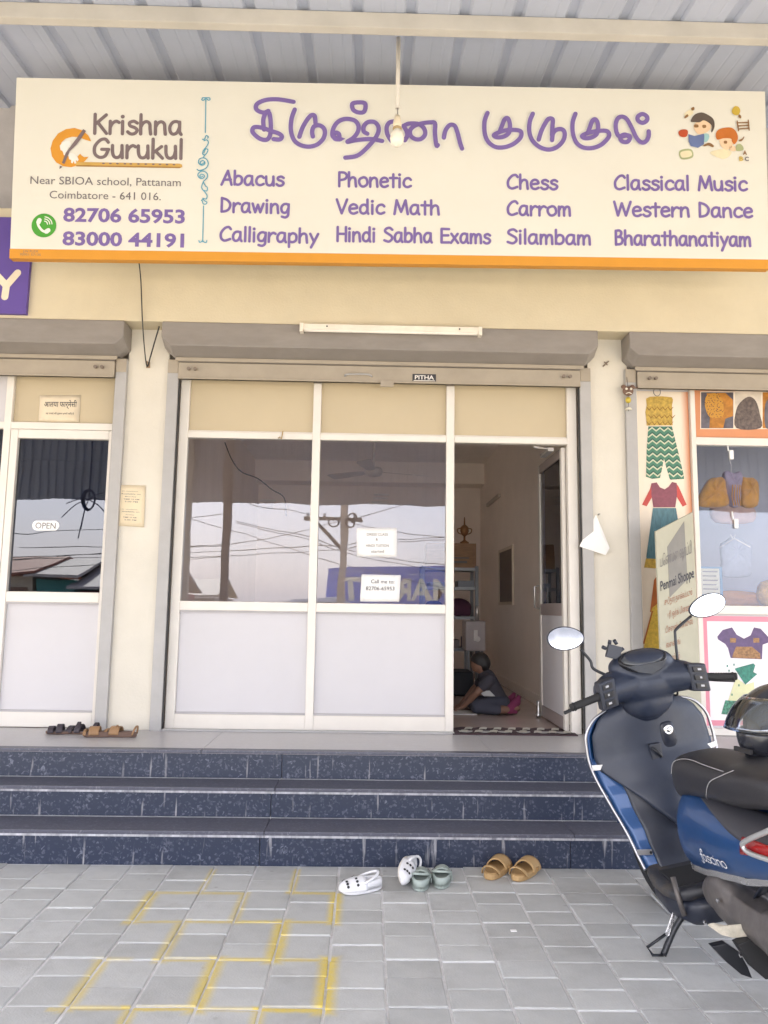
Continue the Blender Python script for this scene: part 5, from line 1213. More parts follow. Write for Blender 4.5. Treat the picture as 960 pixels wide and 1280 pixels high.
shoe('clog', 'mint green clog, right one of the pair', G(552, 1103), R_(82), .2, .096, (mint, mint_d, mint), cat='clog')
shoe('slide', 'tan slide sandal, left one of the pair by the steps', G(620, 1092), R_(62), .23, .105, (tan, tan_d, tan))
shoe('slide', 'tan slide sandal, right one of the pair by the steps', G(655, 1094), R_(58), .23, .105, (tan, tan_d, tan))
gp = 'sandals on the landing'
shoe('strap_sandal', 'dark strap sandal at the far left of the landing row', GL_(78, 917), R_(188), .2, .085, (brns, drk, drk), group=gp)
shoe('strap_sandal', 'dark strap sandal, second in the landing row', GL_(102, 917), R_(172), .2, .085, (brns, drk, drk), group=gp)
shoe('thong_sandal', 'brown strap sandal beside the shutter guide, third in the landing row', GL_(125, 921), R_(186), .2, .08, (brns, brns, brnl), group=gp)
shoe('thong_sandal', 'brown strap sandal at the right end of the landing row', GL_(151, 921), R_(172), .2, .08, (brns, brns, brnl), group=gp)
c = G(642, 1164); tag(obj('litter_scrap', MB().box(c[0]-.012, c[0]+.012, c[1]-.008, c[1]+.008, .0005, .004), white_paper, None, bevel=.0015), 'tiny white scrap lying on the paving', 'litter')
# ================================================================ scooter on its side stand (local frame: x forward from the front axle, y left, z up)
SX, SY_, STH, SPH = 1.345, -1.470, .062, .184
sco = thing('parked_scooter', 'dark blue scooter leaning on its side stand, seat and tail running out of frame', 'scooter', (SX, SY_, 0), rot=(-SPH, 0, math.pi/2+STH))
SMAT = Matrix.Translation((SX, SY_, 0)) @ Matrix.Rotation(math.pi/2+STH, 4, 'Z') @ Matrix.Rotation(-SPH, 4, 'X')
SINV = SMAT.inverted()
def SL(px, py, xl):      # photograph pixel -> scooter point on the plane x = xl
    o = SINV @ CP; d = (SINV.to_3x3() @ ray(px, py)); t = (xl-o.x)/d.x; return o+d*t
blue = M('scooter_blue', (.008, .058, .19), .36, .3, var=.04, scale=20, coat=.35)
bplas = M('black_plastic', (.019, .023, .038), .38, var=.12, scale=30, bump=.12, bscale=500, dirt=.15, dirtcol=(.07, .065, .06))
bplas2 = M('inner_panel_plastic', (.017, .024, .046), .40, var=.10, scale=12, bump=.15, bscale=500, dirt=.35, dirtcol=(.07, .075, .09))
rubber = M('black_rubber', (.015, .015, .017), .7, var=.1, bump=.3, bscale=200)
chrome = M('chrome', (.75, .75, .77), .15, 1.0, var=.05)
steel_d = M('black_steel', (.03, .032, .038), .35, .5)
seatm = M('seat_vinyl', (.022, .021, .025), .42, var=.1, bump=.35, bscale=260)
engm = M('engine_grey', (.15, .135, .13), .5, .45, var=.2, scale=25, dirt=.5, dirtcol=(.10, .085, .07), bump=.2)
def lerp_tab(tab, z):
    if z <= tab[0][0]: return tab[0][1:]
    for a, b in zip(tab, tab[1:]):
        if z <= b[0]:
            t = (z-a[0])/(b[0]-a[0]); t = t*t*(3-2*t)*.5+t*.5
            return tuple(p+(q-p)*t for p, q in zip(a[1:], b[1:]))
    return tab[-1][1:]
#        z   half width  edge x  front-centre x  rear bulge
APR = [(.24, .165, -.43, -.30, .00), (.30, .19, -.41, -.26, .01), (.40, .205, -.36, -.20, .03), (.52, .235, -.30, -.14, .06), (.62, .262, -.26, -.115, .055), (.71, .275, -.238, -.10, .05), (.79, .268, -.236, -.10, .05), (.85, .235, -.24, -.11, .05), (.895, .175, -.245, -.13, .05), (.92, .08, -.25, -.16, .04)]
def ap(u, v, off=0, z0=.24, z1=.92, rear=False, shrink=0.0):
    z = z0+(z1-z0)*v; w, xe, xc, b = lerp_tab(APR, z); w = max(.02, w-shrink); y = (u*2-1)*w; k = abs(u*2-1)
    if rear: x = xe-.006-off-b*(1-k**2)*.9
    else: x = xc-(xc-xe)*k**2.3+off
    return (x, y, z)
obj('front_apron', MB().grid(lambda u, v: ap(u, v), 24, 28), blue, sco, smooth=True, solid=.012)
def seam(k): return .405+(.655-.405)*k**1.15
def upper(u, v):
    k = abs(u*2-1); z0 = seam(k); z = z0+(.915-z0)*v; w, xe, xc, b = lerp_tab(APR, z); w -= .018
    return (xe-.022-b*(1-k**2.2)*.9-.02*(1-k)*(1-v), (u*2-1)*w, z)
obj('inner_panel', MB().grid(upper, 30, 20), bplas2, sco, smooth=True, solid=-.012)
def lower(u, v):
    k = abs(u*2-1); z = .265+(seam(k)-.01-.265)*v; w, xe, xc, b = lerp_tab(APR, z); w -= .088-.045*(1-v)
    return (xe-.016-b*(1-k**2)*.55-.05*(1-v)**2*.4, (u*2-1)*w, z)
for s in (1, -1):
    def rimf(u, v):
        z = .275+(.70-.275)*v; w, xe, xc, b = lerp_tab(APR, z); y = w-.002-.115*u
        return (xe-.010-.020*u, s*y, z)
    obj('apron_rim', MB().grid(rimf, 6, 18), blue, sco, smooth=True, solid=.006*s)
obj('lower_inner_panel', MB().grid(lower, 26, 18), bplas, sco, smooth=True, solid=-.01)
# floorboard and side skirts
def rbox_sec(x, hw, z0, z1, r=.3):
    pts = []
    for k in range(24):
        t = 2*math.pi*k/24; c, s = math.cos(t), math.sin(t)
        pts.append((x, hw*math.copysign(abs(c)**.45, c), (z0+z1)/2+(z1-z0)/2*math.copysign(abs(s)**.55, s)))
    return pts
obj('floorboard', MB().loft([rbox_sec(-.40, .170, .255, .31), rbox_sec(-.43, .19, .245, .30), rbox_sec(-.5, .205, .235, .288), rbox_sec(-.6, .205, .235, .285), rbox_sec(-.66, .195, .24, .29), rbox_sec(-.70, .17, .25, .30)]), M('floor_plastic', (.03, .031, .038), .5, var=.2, dirt=.9, scale=14, dirtcol=(.19, .155, .11)), sco, smooth=True)
obj('under_skirt', MB().loft([rbox_sec(-.38, .12, .20, .25), rbox_sec(-.45, .18, .165, .247), rbox_sec(-.58, .19, .150, .245), rbox_sec(-.70, .165, .16, .26), rbox_sec(-.74, .12, .18, .26)]), bplas, sco, smooth=True)
obj('floor_rib', MB().loft([rbox_sec(x, .16, .284, .291) for x in (-.47, -.475, -.64, -.645)]), rubber, sco, smooth=True)
# rear bodywork
TAIL = [(-1.66, .03, .64, .70), (-1.58, .08, .60, .70), (-1.45, .12, .55, .69), (-1.3, .145, .50, .68), (-1.1, .166, .44, .672), (-.95, .166, .405, .668), (-.82, .158, .368, .66), (-.73, .150, .350, .655), (-.685, .138, .342, .648), (-.662, .122, .340, .64), (-.65, .098, .346, .63), (-.645, .06, .38, .60)]
def tail_pt(x, a, off=0):
    hw, z0, z1 = lerp_tab([(t[0],)+t[1:] for t in TAIL], x)
    c, s = math.cos(a), math.sin(a); zc = (z0+z1)/2
    y = (hw+off)*math.copysign(abs(c)**.62, c)*(1-.10*s-.06*s*s if s > 0 else 1-.05*s*s)
    z = zc+((z1-z0)/2+off)*math.copysign(abs(s)**.8, s)
    return (x, y, z)
obj('side_body', MB().loft([[tail_pt(t[0], 2*math.pi*k/32) for k in range(32)] for t in TAIL]), blue, sco, smooth=True, sub=1)
xs_ = [-1.62+i*(1.62-.655)/24 for i in range(25)]
for s, nm in ((1, 'left'), (-1, 'right')):
    def low(x, dz=0):
        hw, z0, z1 = lerp_tab(TAIL, x); p = tail_pt(x, R_(-50)); return (x, s*(p[1]+.004), p[2]+dz)
    obj('chrome_strip', MB().loft([[tuple(Vector(low(x))+Vector((0, s*.006*j, .011*k))) for j, k in ((-1, -1), (1, -1), (1, 1), (-1, 1))] for x in xs_]), M('strip_chrome', (.6, .6, .62), .25, .9), sco, smooth=False)
    g0 = MB().grid(lambda u, v: (lambda p: (p[0], s*p[1], p[2]))(tail_pt(-.79-.8*u, R_(80)-(R_(12)+R_(52)*min(1, u*1.9+.02))*v, .0035)), 26, 10)
    obj('upper_side_panel', g0, M('panel_charcoal', (.045, .045, .055), .5, var=.1), sco, smooth=True, solid=.002)
    tl_ = MB().grid(lambda u, v: (lambda p: (p[0], s*p[1], p[2]))(tail_pt(-1.19-.36*u, R_(26)-R_(24)*v*(1-.3*u)-R_(8)*u, .0065)), 14, 6)
    obj('tail_lamp', tl_, M('tail_lamp_red', (.35, .012, .012), .2, coat=.6), sco, smooth=True, solid=.004)
# badge lettering
def badge():
    P = [('s', (34, 62), (34, 74), (24, 78), (15, 66), (10, 30), (4, -10), (-6, -20), (-14, -10)), ('l', (2, 40), (24, 44))]
    mb = MB()
    x0_, z0_ = -.822, .452
    def mp(u, v, h):
        x = -.905-u; z = .470+v+u*.16
        hw, a0, a1 = lerp_tab(TAIL, x); zc = (a0+a1)/2; s = max(-1, min(1, (z-zc)/((a1-a0)/2))); sa = math.copysign(abs(s)**(1/.8), s); a = math.asin(max(-1, min(1, sa)))
        return (x, tail_pt(x, a, .0)[1]+.004+h, z)
    sc_ = .00074
    for k, st_ in enumerate(P):
        q = [(p[0]*sc_+.004, p[1]*sc_*.7) for p in st_[1:]]
        if st_[0] == 's': q = [tuple(w)[:2] for w in catmull([(*w, 0) for w in q], 5)]
        mb.ribbon(q, .0042, mp, .0004*k)
    x = 24
    for c in 'ascino':
        for k, st_ in enumerate(GL[c][1]):
            q = [((x+p[0])*sc_, p[1]*sc_*.62) for p in st_[1:]]
            if st_[0] == 's': q = [tuple(w)[:2] for w in catmull([(*w, 0) for w in q], 4)]
            mb.ribbon(q, .0036, mp, .0004*k)
        x += GL[c][0]*.82
    return mb
obj('badge_lettering', badge(), M('badge_silver', (.78, .78, .80), .35), sco)
# seat
SEAT = [(-.585, .035, .62, .69), (-.60, .070, .588, .722), (-.635, .098, .582, .752), (-.70, .112, .606, .777), (-.80, .116, .632, .792), (-.93, .120, .652, .798), (-1.06, .126, .665, .805), (-1.15, .13, .68, .828), (-1.3, .138, .72, .845), (-1.42, .11, .735, .845), (-1.48, .05, .76, .83)]
def seat_pt(x, a, off=0):
    hw, z0, z1 = lerp_tab(sorted([(t[0],)+t[1:] for t in SEAT]), x); c, s = math.cos(a), math.sin(a)
    return (x, (hw+off)*math.copysign(abs(c)**.6, c), (z0+z1)/2+((z1-z0)/2+off)*math.copysign(abs(s)**.7, s))
obj('seat', MB().loft([[seat_pt(t[0], 2*math.pi*k/28) for k in range(28)] for t in SEAT]), seatm, sco, smooth=True, sub=1)
pip = M('seat_piping', (.35, .34, .35), .6)
for s in (1, -1):
    path = [seat_pt(x, R_(a), .001) for x, a in ((-.66, 8), (-.69, 30), (-.74, 44), (-.82, 48), (-.95, 46), (-1.08, 44))]
    obj('piping', MB().tube(catmull([(x, s*y, z) for x, y, z in path], 6), .0016, 6), pip, sco, smooth=True)
    path = [seat_pt(x, R_(a), .0012) for x, a in ((-.87, -62), (-.93, -30), (-1.0, 5), (-1.08, 30), (-1.15, 44))]
    obj('piping', MB().tube(catmull([(x, s*y, z) for x, y, z in path], 6), .0016, 6), pip, sco, smooth=True)
obj('grab_rail', MB().tube(catmull([(-1.50, .145, .63), (-1.28, .165, .605), (-1.235, .170, .618), (-1.27, .172, .645), (-1.42, .165, .72), (-1.56, .11, .80), (-1.60, 0, .82), (-1.56, -.11, .80), (-1.42, -.165, .72)], 6), .008, 8), M('rail_silver', (.6, .6, .6), .35, .7), sco, smooth=True)
# handlebar cover with neck
HC = [('e', (-.31, 0, 1.045), (.09, .135, .08)), ('e', (-.325, 0, .985), (.08, .165, .085)), ('e', (-.315, 0, .92), (.07, .115, .085)), ('e', (-.20, 0, .965), (.13, .12, .115)), ('e', (-.325, 0, 1.068), (.082, .145, .066))]
for s in (1, -1): HC += [('c', (-.325, .06*s, 1.0), .075, (-.365, .185*s, .99), .058), ('e', (-.35, .15*s, .995), (.055, .075, .066)), ('c', (-.30, .02*s, .96), .085, (-.262, .012*s, .845), .062), ('c', (-.33, .05*s, .95), .05, (-.268, .018*s, .83), .045)]
blob('handlebar_cover', HC, bplas2, sco, .007, 5)
# instrument cluster
dn = Vector((-.62, 0, .78)).normalized(); du = Vector((0, -1, 0)); dv = dn.cross(du); dv = dv if dv.z > 0 else -dv
dc = Vector((-.372, .006, 1.098))
def ell(c, a, b, h, n=28, p=1): return [tuple(c+du*(a*math.cos(2*math.pi*k/n))+dv*(b*math.sin(2*math.pi*k/n))+dn*h) for k in range(n)]
obj('dash_bezel', MB().loft([ell(dc, .106, .056, -.03), ell(dc, .106, .056, .001), ell(dc, .101, .051, .005), ell(dc, .096, .047, .003)]), M('bezel_gloss', (.012, .012, .016), .12), sco, smooth=True)
obj('dash_lens', MB().loft([ell(dc, .097, .047, .002), ell(dc, .08, .036, .007), ell(dc, .04, .018, .010)]), M('lens_grey', (.06, .065, .075), .08, coat=.5), sco, smooth=True)
lc = dc-dv*.058
obj('dash_lower_lens', MB().add([tuple(lc+du*a+dv*b+dn*h) for a, b, h in ((-.085, .018, .006), (.085, .018, .006), (.05, -.018, .002), (0, -.034, -.004), (-.05, -.018, .002), (0, .010, .010))], [(0, 5, 4), (0, 1, 5), (1, 2, 5), (2, 3, 5), (3, 4, 5)]), MATS['lens_grey'], sco, solid=.004)
sv = M('symbol_grey', (.45, .45, .48), .4)
# switch blocks, grips, levers, mirrors
for s, side in ((1, 'left'), (-1, 'right')):
    c0 = Vector((-.395, .198*s, .985)); ax = Vector((-.10, s*.95, -.15)).normalized()
    sb = obj('switch_block', MB().obox(c0, tuple(ax*.038), (.030, 0, 0), (0, 0, .058)), bplas, sco, bevel=.012, seg=3)
    for k, dz_ in enumerate((.034, .0, -.034)):
        b_ = obj('switch', MB().obox(c0+Vector((-.031, 0, dz_)), tuple(ax*.022), (.005, 0, 0), (0, 0, .0115)), M('switch_black', (.02, .02, .023), .3), sb, bevel=.003)
        obj('symbol', MB().obox(c0+Vector((-.0365, .004*s, dz_)), tuple(ax*(.007 if k != 1 else .004)), (.0006, 0, 0), (0, 0, .004)), sv, sb)
    g0_ = c0+ax*.036; g1_ = c0+ax*.155
    n_ = 22; prof = []
    gp_ = [g0_.lerp(g1_, k/n_) for k in range(n_+1)]
    obj('grip', MB().tube(gp_, [.0185 if k in (0, 1) else (.0165 if k % 2 else .0155) for k in range(n_)]+[.019], 14), rubber, sco, smooth=True)
    obj('bar_end', MB().tube([g1_, g1_+ax*.012], .016, 12), rubber, sco, smooth=True)
    lv = [c0+Vector((.045, 0, -.01)), c0+ax*.05+Vector((.075, 0, -.015)), c0+ax*.11+Vector((.066, 0, -.02)), c0+ax*.165+Vector((.055, 0, -.022)), c0+ax*.185+Vector((.052, 0, -.022))]
    obj('brake_lever', MB().tube(catmull(lv, 5), [.0075]*19+[.010, .009] if False else .0075, 8), M('lever_dark', (.05, .05, .055), .35, .5), sco, smooth=True)
    obj('mirror_boot', MB().lathe([(.018, -.012), (.017, .01), (.012, .028), (.008, .032)], 12, (-.345, .155*s, 1.03)), rubber, sco, smooth=True)
# left grip bar end lever tip pale
MR = [(1, 707, 798, -.36, .077, .049, -8, [(743, 852), (742, 836), (738, 826), (726, 812)]), (-1, 884, 757, -.36, .085, .046, 10, [(843, 812), (844, 795), (846, 786), (864, 770)])]
for s, px_, py_, xl, ra_, rb2, rot_, st in MR:
    c = SL(px_, py_, xl)
    stem = [SL(a, b, -.345) for a, b in st[:-1]]+[SL(*st[-1], xl+.02)]
    stem = [Vector((-.345, .155*s, 1.045))]+[SL(a, b, xl+.02) for a, b in st[1:]]
    m_ = obj('mirror', MB().tube(catmull(stem, 5), .0062, 8), steel_d, sco, smooth=True)
    # mirror faces the rider: rearwards, a little up
    nn = (SINV.to_3x3() @ Vector((-.10, -1, .192) if s > 0 else (.03, -1, .06))).normalized(); uu = Vector((0, -1, 0)); uu = (uu-nn*uu.dot(nn)).normalized(); vv = nn.cross(uu); vv = vv if vv.z > 0 else -vv
    cr, sr = math.cos(R_(rot_)), math.sin(R_(rot_)); u2 = uu*cr+vv*sr; v2 = vv*cr-uu*sr
    def me_(k_a, k_b, h, n=30):
        out = []
        for k in range(n):
            t = 2*math.pi*k/n; ct, st_ = math.cos(t), math.sin(t)
            out.append(tuple(c+u2*(ra_*k_a*ct)+v2*(rb2*k_b*st_*(1+.10*ct*(-s)))+nn*h))
        return out
    obj('mirror_shell', MB().loft([me_(.3, .3, -.030), me_(.75, .75, -.026), me_(1.0, 1.0, -.010), me_(1.03, 1.04, .0), me_(1.0, 1.0, .004), me_(.95, .93, .003)]), bplas, m_, smooth=True)
    obj('mirror_glass', MB().add(me_(.955, .935, .0045), [tuple(range(30))]), M('mirror_glass', (.88, .89, .92), .02, 1.0, var=.01), m_)
for k_, (y_, z_) in enumerate(((.10, .93), (.13, .945), (-.10, .93))):
    obj('control_cable', MB().tube(catmull([(-.33, y_*1.25, .965), (-.30, y_*1.45, z_-.02), (-.25, y_*1.2, .90), (-.22, y_*.8, .86)], 6), .0045, 6), rubber, sco, smooth=True)
# phone holder clamped by the left mirror
pc = SL(767, 815, -.33)
ph = obj('phone_holder', MB().obox(pc, (.004, .026, .012), (.010, 0, 0), (0, -.012, .026)), bplas, sco, bevel=.004)
for a, b in (((0, .03, .02), (0, .045, .03)), ((0, -.02, .03), (0, -.012, .05)), ((0, .012, .036), (0, .005, .052)), ((0, -.03, .0), (0, -.045, .008)), ((0, .0, -.02), (.005, -.03, -.075))):
    obj('claw', MB().tube([pc+Vector(a), pc+Vector(b)], .008, 8), bplas, ph, smooth=True)
# ignition lock, hook
kc = SL(833, 911, -.312)
obj('ignition_boss', MB().loft([[(kc.x+h, kc.y+.033*k_w*math.copysign(abs(math.cos(t))**.6, math.cos(t)), kc.z-.022+.055*k_w*math.copysign(abs(math.sin(t))**.6, math.sin(t))) for t in [2*math.pi*q/24 for q in range(24)]] for h, k_w in ((.04, 1.06), (-.008, 1.0), (-.014, .9))]), bplas, sco, smooth=True)
ig = obj('ignition_lock', MB().lathe([(.021, .0), (.021, .006), (.017, .009), (.015, .006), (.008, .006), (.008, .011), (.003, .012)], 20, (kc.x-.026, kc.y, kc.z), 'X'), chrome, sco, smooth=True)
ig.data.transform(Matrix.Translation((kc.x-.02, 0, 0)) @ Matrix.Scale(-1, 4, (1, 0, 0)) @ Matrix.Translation((-(kc.x-.02), 0, 0)))
hc_ = SL(819, 939, -.325)
hk_ = obj('bag_hook', MB().obox(hc_, (.012, 0, 0), (0, .026, 0), (0, 0, .034)), bplas, sco, bevel=.006)
obj('hook_bar', MB().tube(catmull([hc_+Vector((-.012, .014, .016)), hc_+Vector((-.026, .004, .006)), hc_+Vector((-.028, -.008, -.012)), hc_+Vector((-.014, -.014, -.022))], 5), .006, 8), steel_d, hk_, smooth=True)
scw = SL(792, 886, -.33); obj('screw', MB().lathe([(.006, 0), (.004, .004)], 10, (scw.x, scw.y, scw.z), 'X'), chrome, sco)
# chrome leg guards along both edges with clamps
rod = M('guard_chrome', (.42, .42, .45), .32, 1.0, dirt=.3, dirtcol=(.3, .28, .25))
for s in (1, -1):
    path = []
    for z in (.285, .34, .42, .52, .62, .69, .75, .80, .845, .875):
        w, xe, xc, b = lerp_tab(APR, z); path.append((xe-.022, s*(w+.012), z))
    path.append((-.265, s*.15, .898))
    lg = obj('leg_guard', MB().tube(catmull(path, 5), .0062, 10), rod, sco, smooth=True)
    for z, ln in ((.665, .085), (.345, .06)):
        w, xe, xc, b = lerp_tab(APR, z)
        cl = MB().obox((xe-.036, s*(w+.014-ln/2), z+.004), (.002, 0, 0), (.004, s*ln/2, .004), (0, 0, .011))
        obj('clamp', cl, M('clamp_white', (.74, .74, .74), .4, .3) if z > .5 else rod, lg, bevel=.0015)
        obj('clamp_bolt', MB().lathe([(.006, 0), (.005, .006)], 8, (xe-.044, s*(w+.012-ln*.85), z+.001), 'X'), steel_d, lg)
# side stand
foot = SINV @ AZ(829, 1194, .012)
piv = Vector((-.63, .13, .20))
ss_ = obj('side_stand', MB().tube(catmull([piv, piv.lerp(foot, .5)+Vector((.005, .0, .01)), foot], 6), .0115, 10), steel_d, sco, smooth=True)
f2 = [SINV @ AZ(829, 1194, .012), SINV @ AZ(815, 1190, .014), SL(809, 1183, foot.x+.02), SL(833, 1168, foot.x-.01)]
obj('foot_loop', MB().tube([f2[0], SL(816, 1194, foot.x), SL(809, 1184, foot.x+.01), SL(832, 1168, foot.x-.005)], .0055, 8), steel_d, ss_, smooth=True)
sp0, sp1 = SL(843, 1142, piv.x+.03), SL(834, 1168, foot.x)
hel = [sp0.lerp(sp1, k/80)+Vector((0, .008*math.cos(k*1.1), .008*math.sin(k*1.1))) for k in range(81)]
obj('return_spring', MB().tube(hel, .0022, 5), chrome, ss_, smooth=True)
obj('stand_bracket', MB().obox(piv+Vector((0, -.015, .025)), (.03, 0, 0), (0, .012, 0), (0, 0, .035)), steel_d, sco, bevel=.004)
# pillion peg bracket between floor and panel
obj('peg_bracket', MB().tube([(-.665, .18, .335), (-.69, .185, .27), (-.70, .18, .21)], .010, 8), engm, sco, smooth=True)
# engine / belt case
blob('engine_case', [(q[0], *[tuple(w) if isinstance(w, tuple) else w for w in q[1:]]) for q in [('c', (-.80, .07, .31), .065, (-1.28, .075, .31), .075), ('e', (-.90, .10, .325), (.11, .045, .085)), ('e', (-1.22, .10, .31), (.12, .045, .09)), ('b', (-1.03, .095, .315), (.16, .03, .06)), ('c', (-.72, .02, .25), .06, (-.95, .02, .27), .10)]], engm, sco, .011, 3)
for k in range(0): obj('case_rib', MB().tube(catmull([(-.80-.045*k, .150, .36-.008*k), (-.815-.045*k, .156, .30), (-.81-.045*k, .148, .23)], 4), .004, 6), engm, sco, smooth=True)
for (x, z) in ((-.80, .22), (-.94, .345), (-1.02, .205)): obj('case_bolt', MB().lathe([(.008, 0), (.008, .006), (.004, .008)], 8, (x, .148, z), 'Y'), chrome, sco)
kp = SL(914, 1152, -1.04); kq_ = SL(958, 1156, -1.08)
kk = obj('kick_pedal', MB().loft([[tuple(kp.lerp(kq_, t)+Vector((0, 0, -.028*w+.010*math.sin(t*3)))+Vector((0, .010*h, .0))+Vector((0, 0, w2))) for h, w2 in ((1, .6*w*.03), (1, -.6*w*.03), (-1, -.6*w*.03), (-1, .6*w*.03))] for t, w in ((-.62, .15), (-.3, .75), (.05, 1.1), (.4, 1.1), (.7, .7), (.95, .3))]), M('kick_rubber', (.48, .44, .36), .7, var=.2, scale=40, bump=1, bscale=120), sco, bevel=.003)
for k in range(0):
    t = -.35+k*.115; c = kp.lerp(kq_, t); obj('tread_rib', MB().tube([c+Vector((0, .0115, -.02-.012*min(1, t+.4))), c+Vector((.006, .0115, .004))], .0018, 5), MATS['kick_rubber'], kk)
obj('kick_bolt', MB().lathe([(.017, 0), (.017, .012), (.012, .016), (.006, .016)], 14, (kq_.x, kq_.y-.004, kq_.z+.004), 'Y'), M('bolt_cream', (.6, .54, .4), .5), kk)
# centre stand folded under the engine
def plate(name, pts, xl, th, mat):
    P = [SL(a, b, xl) for a, b in pts]
    return obj(name, MB().prism([(p.y, p.z) for p in P], xl-th, xl+th, lambda u, v, h: (h, u, v)), mat, sco, bevel=.004)
plate('centre_stand', [(887, 1181), (905, 1177), (922, 1188), (932, 1206), (938, 1221), (924, 1216), (906, 1201)], -1.0, .014, steel_d)
plate('mud_guard', [(918, 1178), (942, 1168), (975, 1170), (975, 1218), (953, 1221), (938, 1208)], -1.06, .02, rubber)
# wheels
def wheel(xc, zc, R, w, nm):
    t = obj('wheel', MB().lathe([(.02, -.05), (.06, -.045), (.07, -.02), (.07, .02), (.06, .045), (.02, .05)], 20, (xc, 0, zc), 'Y'), M('hub_grey', (.16, .16, .17), .45, .5), sco, smooth=True)
    lab(t, nm)
    prof = [(R-.06, -w*.42), (R-.035, -w*.52), (R-.012, -w*.40), (R, 0), (R-.012, w*.40), (R-.035, w*.52), (R-.06, w*.42)]
    secs = []
    for k in range(48):
        a = 2*math.pi*k/48; secs.append([(xc+r*math.cos(a), y, zc+r*math.sin(a)) for r, y in prof])
    secs.append(secs[0]); obj('tyre', MB().loft(secs, cap=False), rubber, t, smooth=True)
    secs = []
    for k in range(48):
        a = 2*math.pi*k/48; secs.append([(xc+r*math.cos(a), y, zc+r*math.sin(a)) for r, y in ((R-.058, -w*.42), (R-.075, -w*.3), (R-.075, w*.3), (R-.058, w*.42))])
    secs.append(secs[0]); obj('rim', MB().loft(secs, cap=False), M('rim_black', (.03, .03, .032), .4, .3), t, smooth=True)
    for k in range(5):
        a = k*2*math.pi/5; obj('spoke', MB().obox((xc+(R*.5)*math.cos(a), 0, zc+(R*.5)*math.sin(a)), (math.cos(a)*(R-.075-.06)/2, 0, math.sin(a)*(R-.075-.06)/2), (0, .02, 0), (-math.sin(a)*.016, 0, math.cos(a)*.016)), MATS['rim_black'], t)
wheel(-.09, .24, .24, .085, 'front wheel'); wheel(-1.24, .225, .225, .10, 'rear wheel')
def fend(u, v):
    a = R_(10+140*u); r = .27; k = (v*2-1); return (-.09+r*math.cos(a)*(1-.02*k*k), k*.07, .24+(r-.03*k*k)*math.sin(a))
obj('front_fender', MB().grid(fend, 20, 8), blue, sco, smooth=True, solid=.006)
for s in (1, -1): obj('fork_leg', MB().tube([(-.09, .062*s, .24), (-.19, .06*s, .66)], .016, 10), steel_d, sco, smooth=True)
obj('steering_tube', MB().tube([(-.16, 0, .62), (-.28, 0, .93)], .025, 12), steel_d, sco, smooth=True)
def hlamp(a, b, h, n=20): return [(-.07+h, a*math.cos(2*math.pi*k/n), .955+b*math.sin(2*math.pi*k/n)) for k in range(n)]
obj('headlamp', MB().loft([hlamp(.085, .065, -.03), hlamp(.085, .065, .005), hlamp(.06, .045, .02), hlamp(.02, .015, .026)]), M('headlamp_glass', (.55, .57, .6), .08, coat=1), sco, smooth=True)
def rfend(u, v):
    a = R_(40+105*u); r = .29; k = (v*2-1); return (-1.28-r*math.cos(a), k*.08, .225+(r-.03*k*k)*math.sin(a))
obj('rear_fender', MB().grid(rfend, 16, 6), bplas, sco, smooth=True, solid=.006)
obj('exhaust', MB().tube(catmull([(-.75, -.08, .16), (-.95, -.15, .17), (-1.1, -.17, .2), (-1.2, -.18, .23), (-1.6, -.2, .3)], 5), [.018]*10+[.05]*11, 12), steel_d, sco, smooth=True)

# ================================================================ helmet on the seat
hcx = SMAT @ SL(974, 908, -.98)
hl_ = thing('helmet', 'black full face helmet with a clear visor resting on the scooter seat', 'helmet', tuple(hcx))
# built in world space around its centre: faces left of the picture
H0 = Vector(hcx)
def helm(px_, py_): return SMAT @ SL(px_, py_, -1.0)
Rh = (helm(978, 905)-helm(940, 905)).length/1.0
shell = []
hd = Vector((-.97, -.22, 0)).normalized(); hs_ = Vector((-hd.y, hd.x, 0))
def hp(f, s, u): return tuple(H0+hd*f+hs_*s+Vector((0, 0, u)))
def helm_surf(th, ph, off=0):       # th: 0 = front ... 2pi, ph: -1 bottom .. 1 top
    r = .135+off; z = math.sin(ph*1.45); c = math.cos(ph*1.45)
    f = math.cos(th)*r*1.06*c; s = math.sin(th)*r*.90*c
    if ph < 0 and math.cos(th) > 0: f *= 1+.16*min(1, -ph*2.2)*math.cos(th)
    return hp(f+(-.0), s, z*.145+(.0 if ph > -.6 else .0))
glossb = M('helmet_black', (.02, .021, .028), .22, coat=.5, var=.08); mattb = M('helmet_lining', (.03, .028, .03), .9)
V = []; 
bmh = MB()
nt_, np_ = 48, 26
def open_(th, ph):
    a = (th+math.pi) % (2*math.pi)-math.pi
    return abs(a) < 1.15 and -.02 < ph < .46
vs = [helm_surf(2*math.pi*i/nt_, -.82+1.82*j/np_) for j in range(np_+1) for i in range(nt_)]
fs = []
for j in range(np_):
    for i in range(nt_):
        th, ph_ = 2*math.pi*(i+.5)/nt_, -.82+1.82*(j+.5)/np_
        if not open_(th, ph_): fs.append((j*nt_+i, j*nt_+(i+1) % nt_, (j+1)*nt_+(i+1) % nt_, (j+1)*nt_+i))
obj('shell', MB().add(vs, fs), glossb, hl_, smooth=True, solid=.02)
vis = glass('visor_plastic', (.80, .81, .76), .10, .08)
def visor(u, v):     # swung up, standing clear of the brow
    th = -1.35+2.7*u; base = -.06+.56*v
    return helm_surf(th, base, .010+.012*(1-v))
vg = MB().grid(lambda u, v: (lambda p: (p[0]+hd.x*.022*(1-v), p[1]+hd.y*.022*(1-v), p[2]+.004))(visor(u, v)), 20, 8)
obj('visor', vg, vis, hl_, smooth=True, solid=.0025)
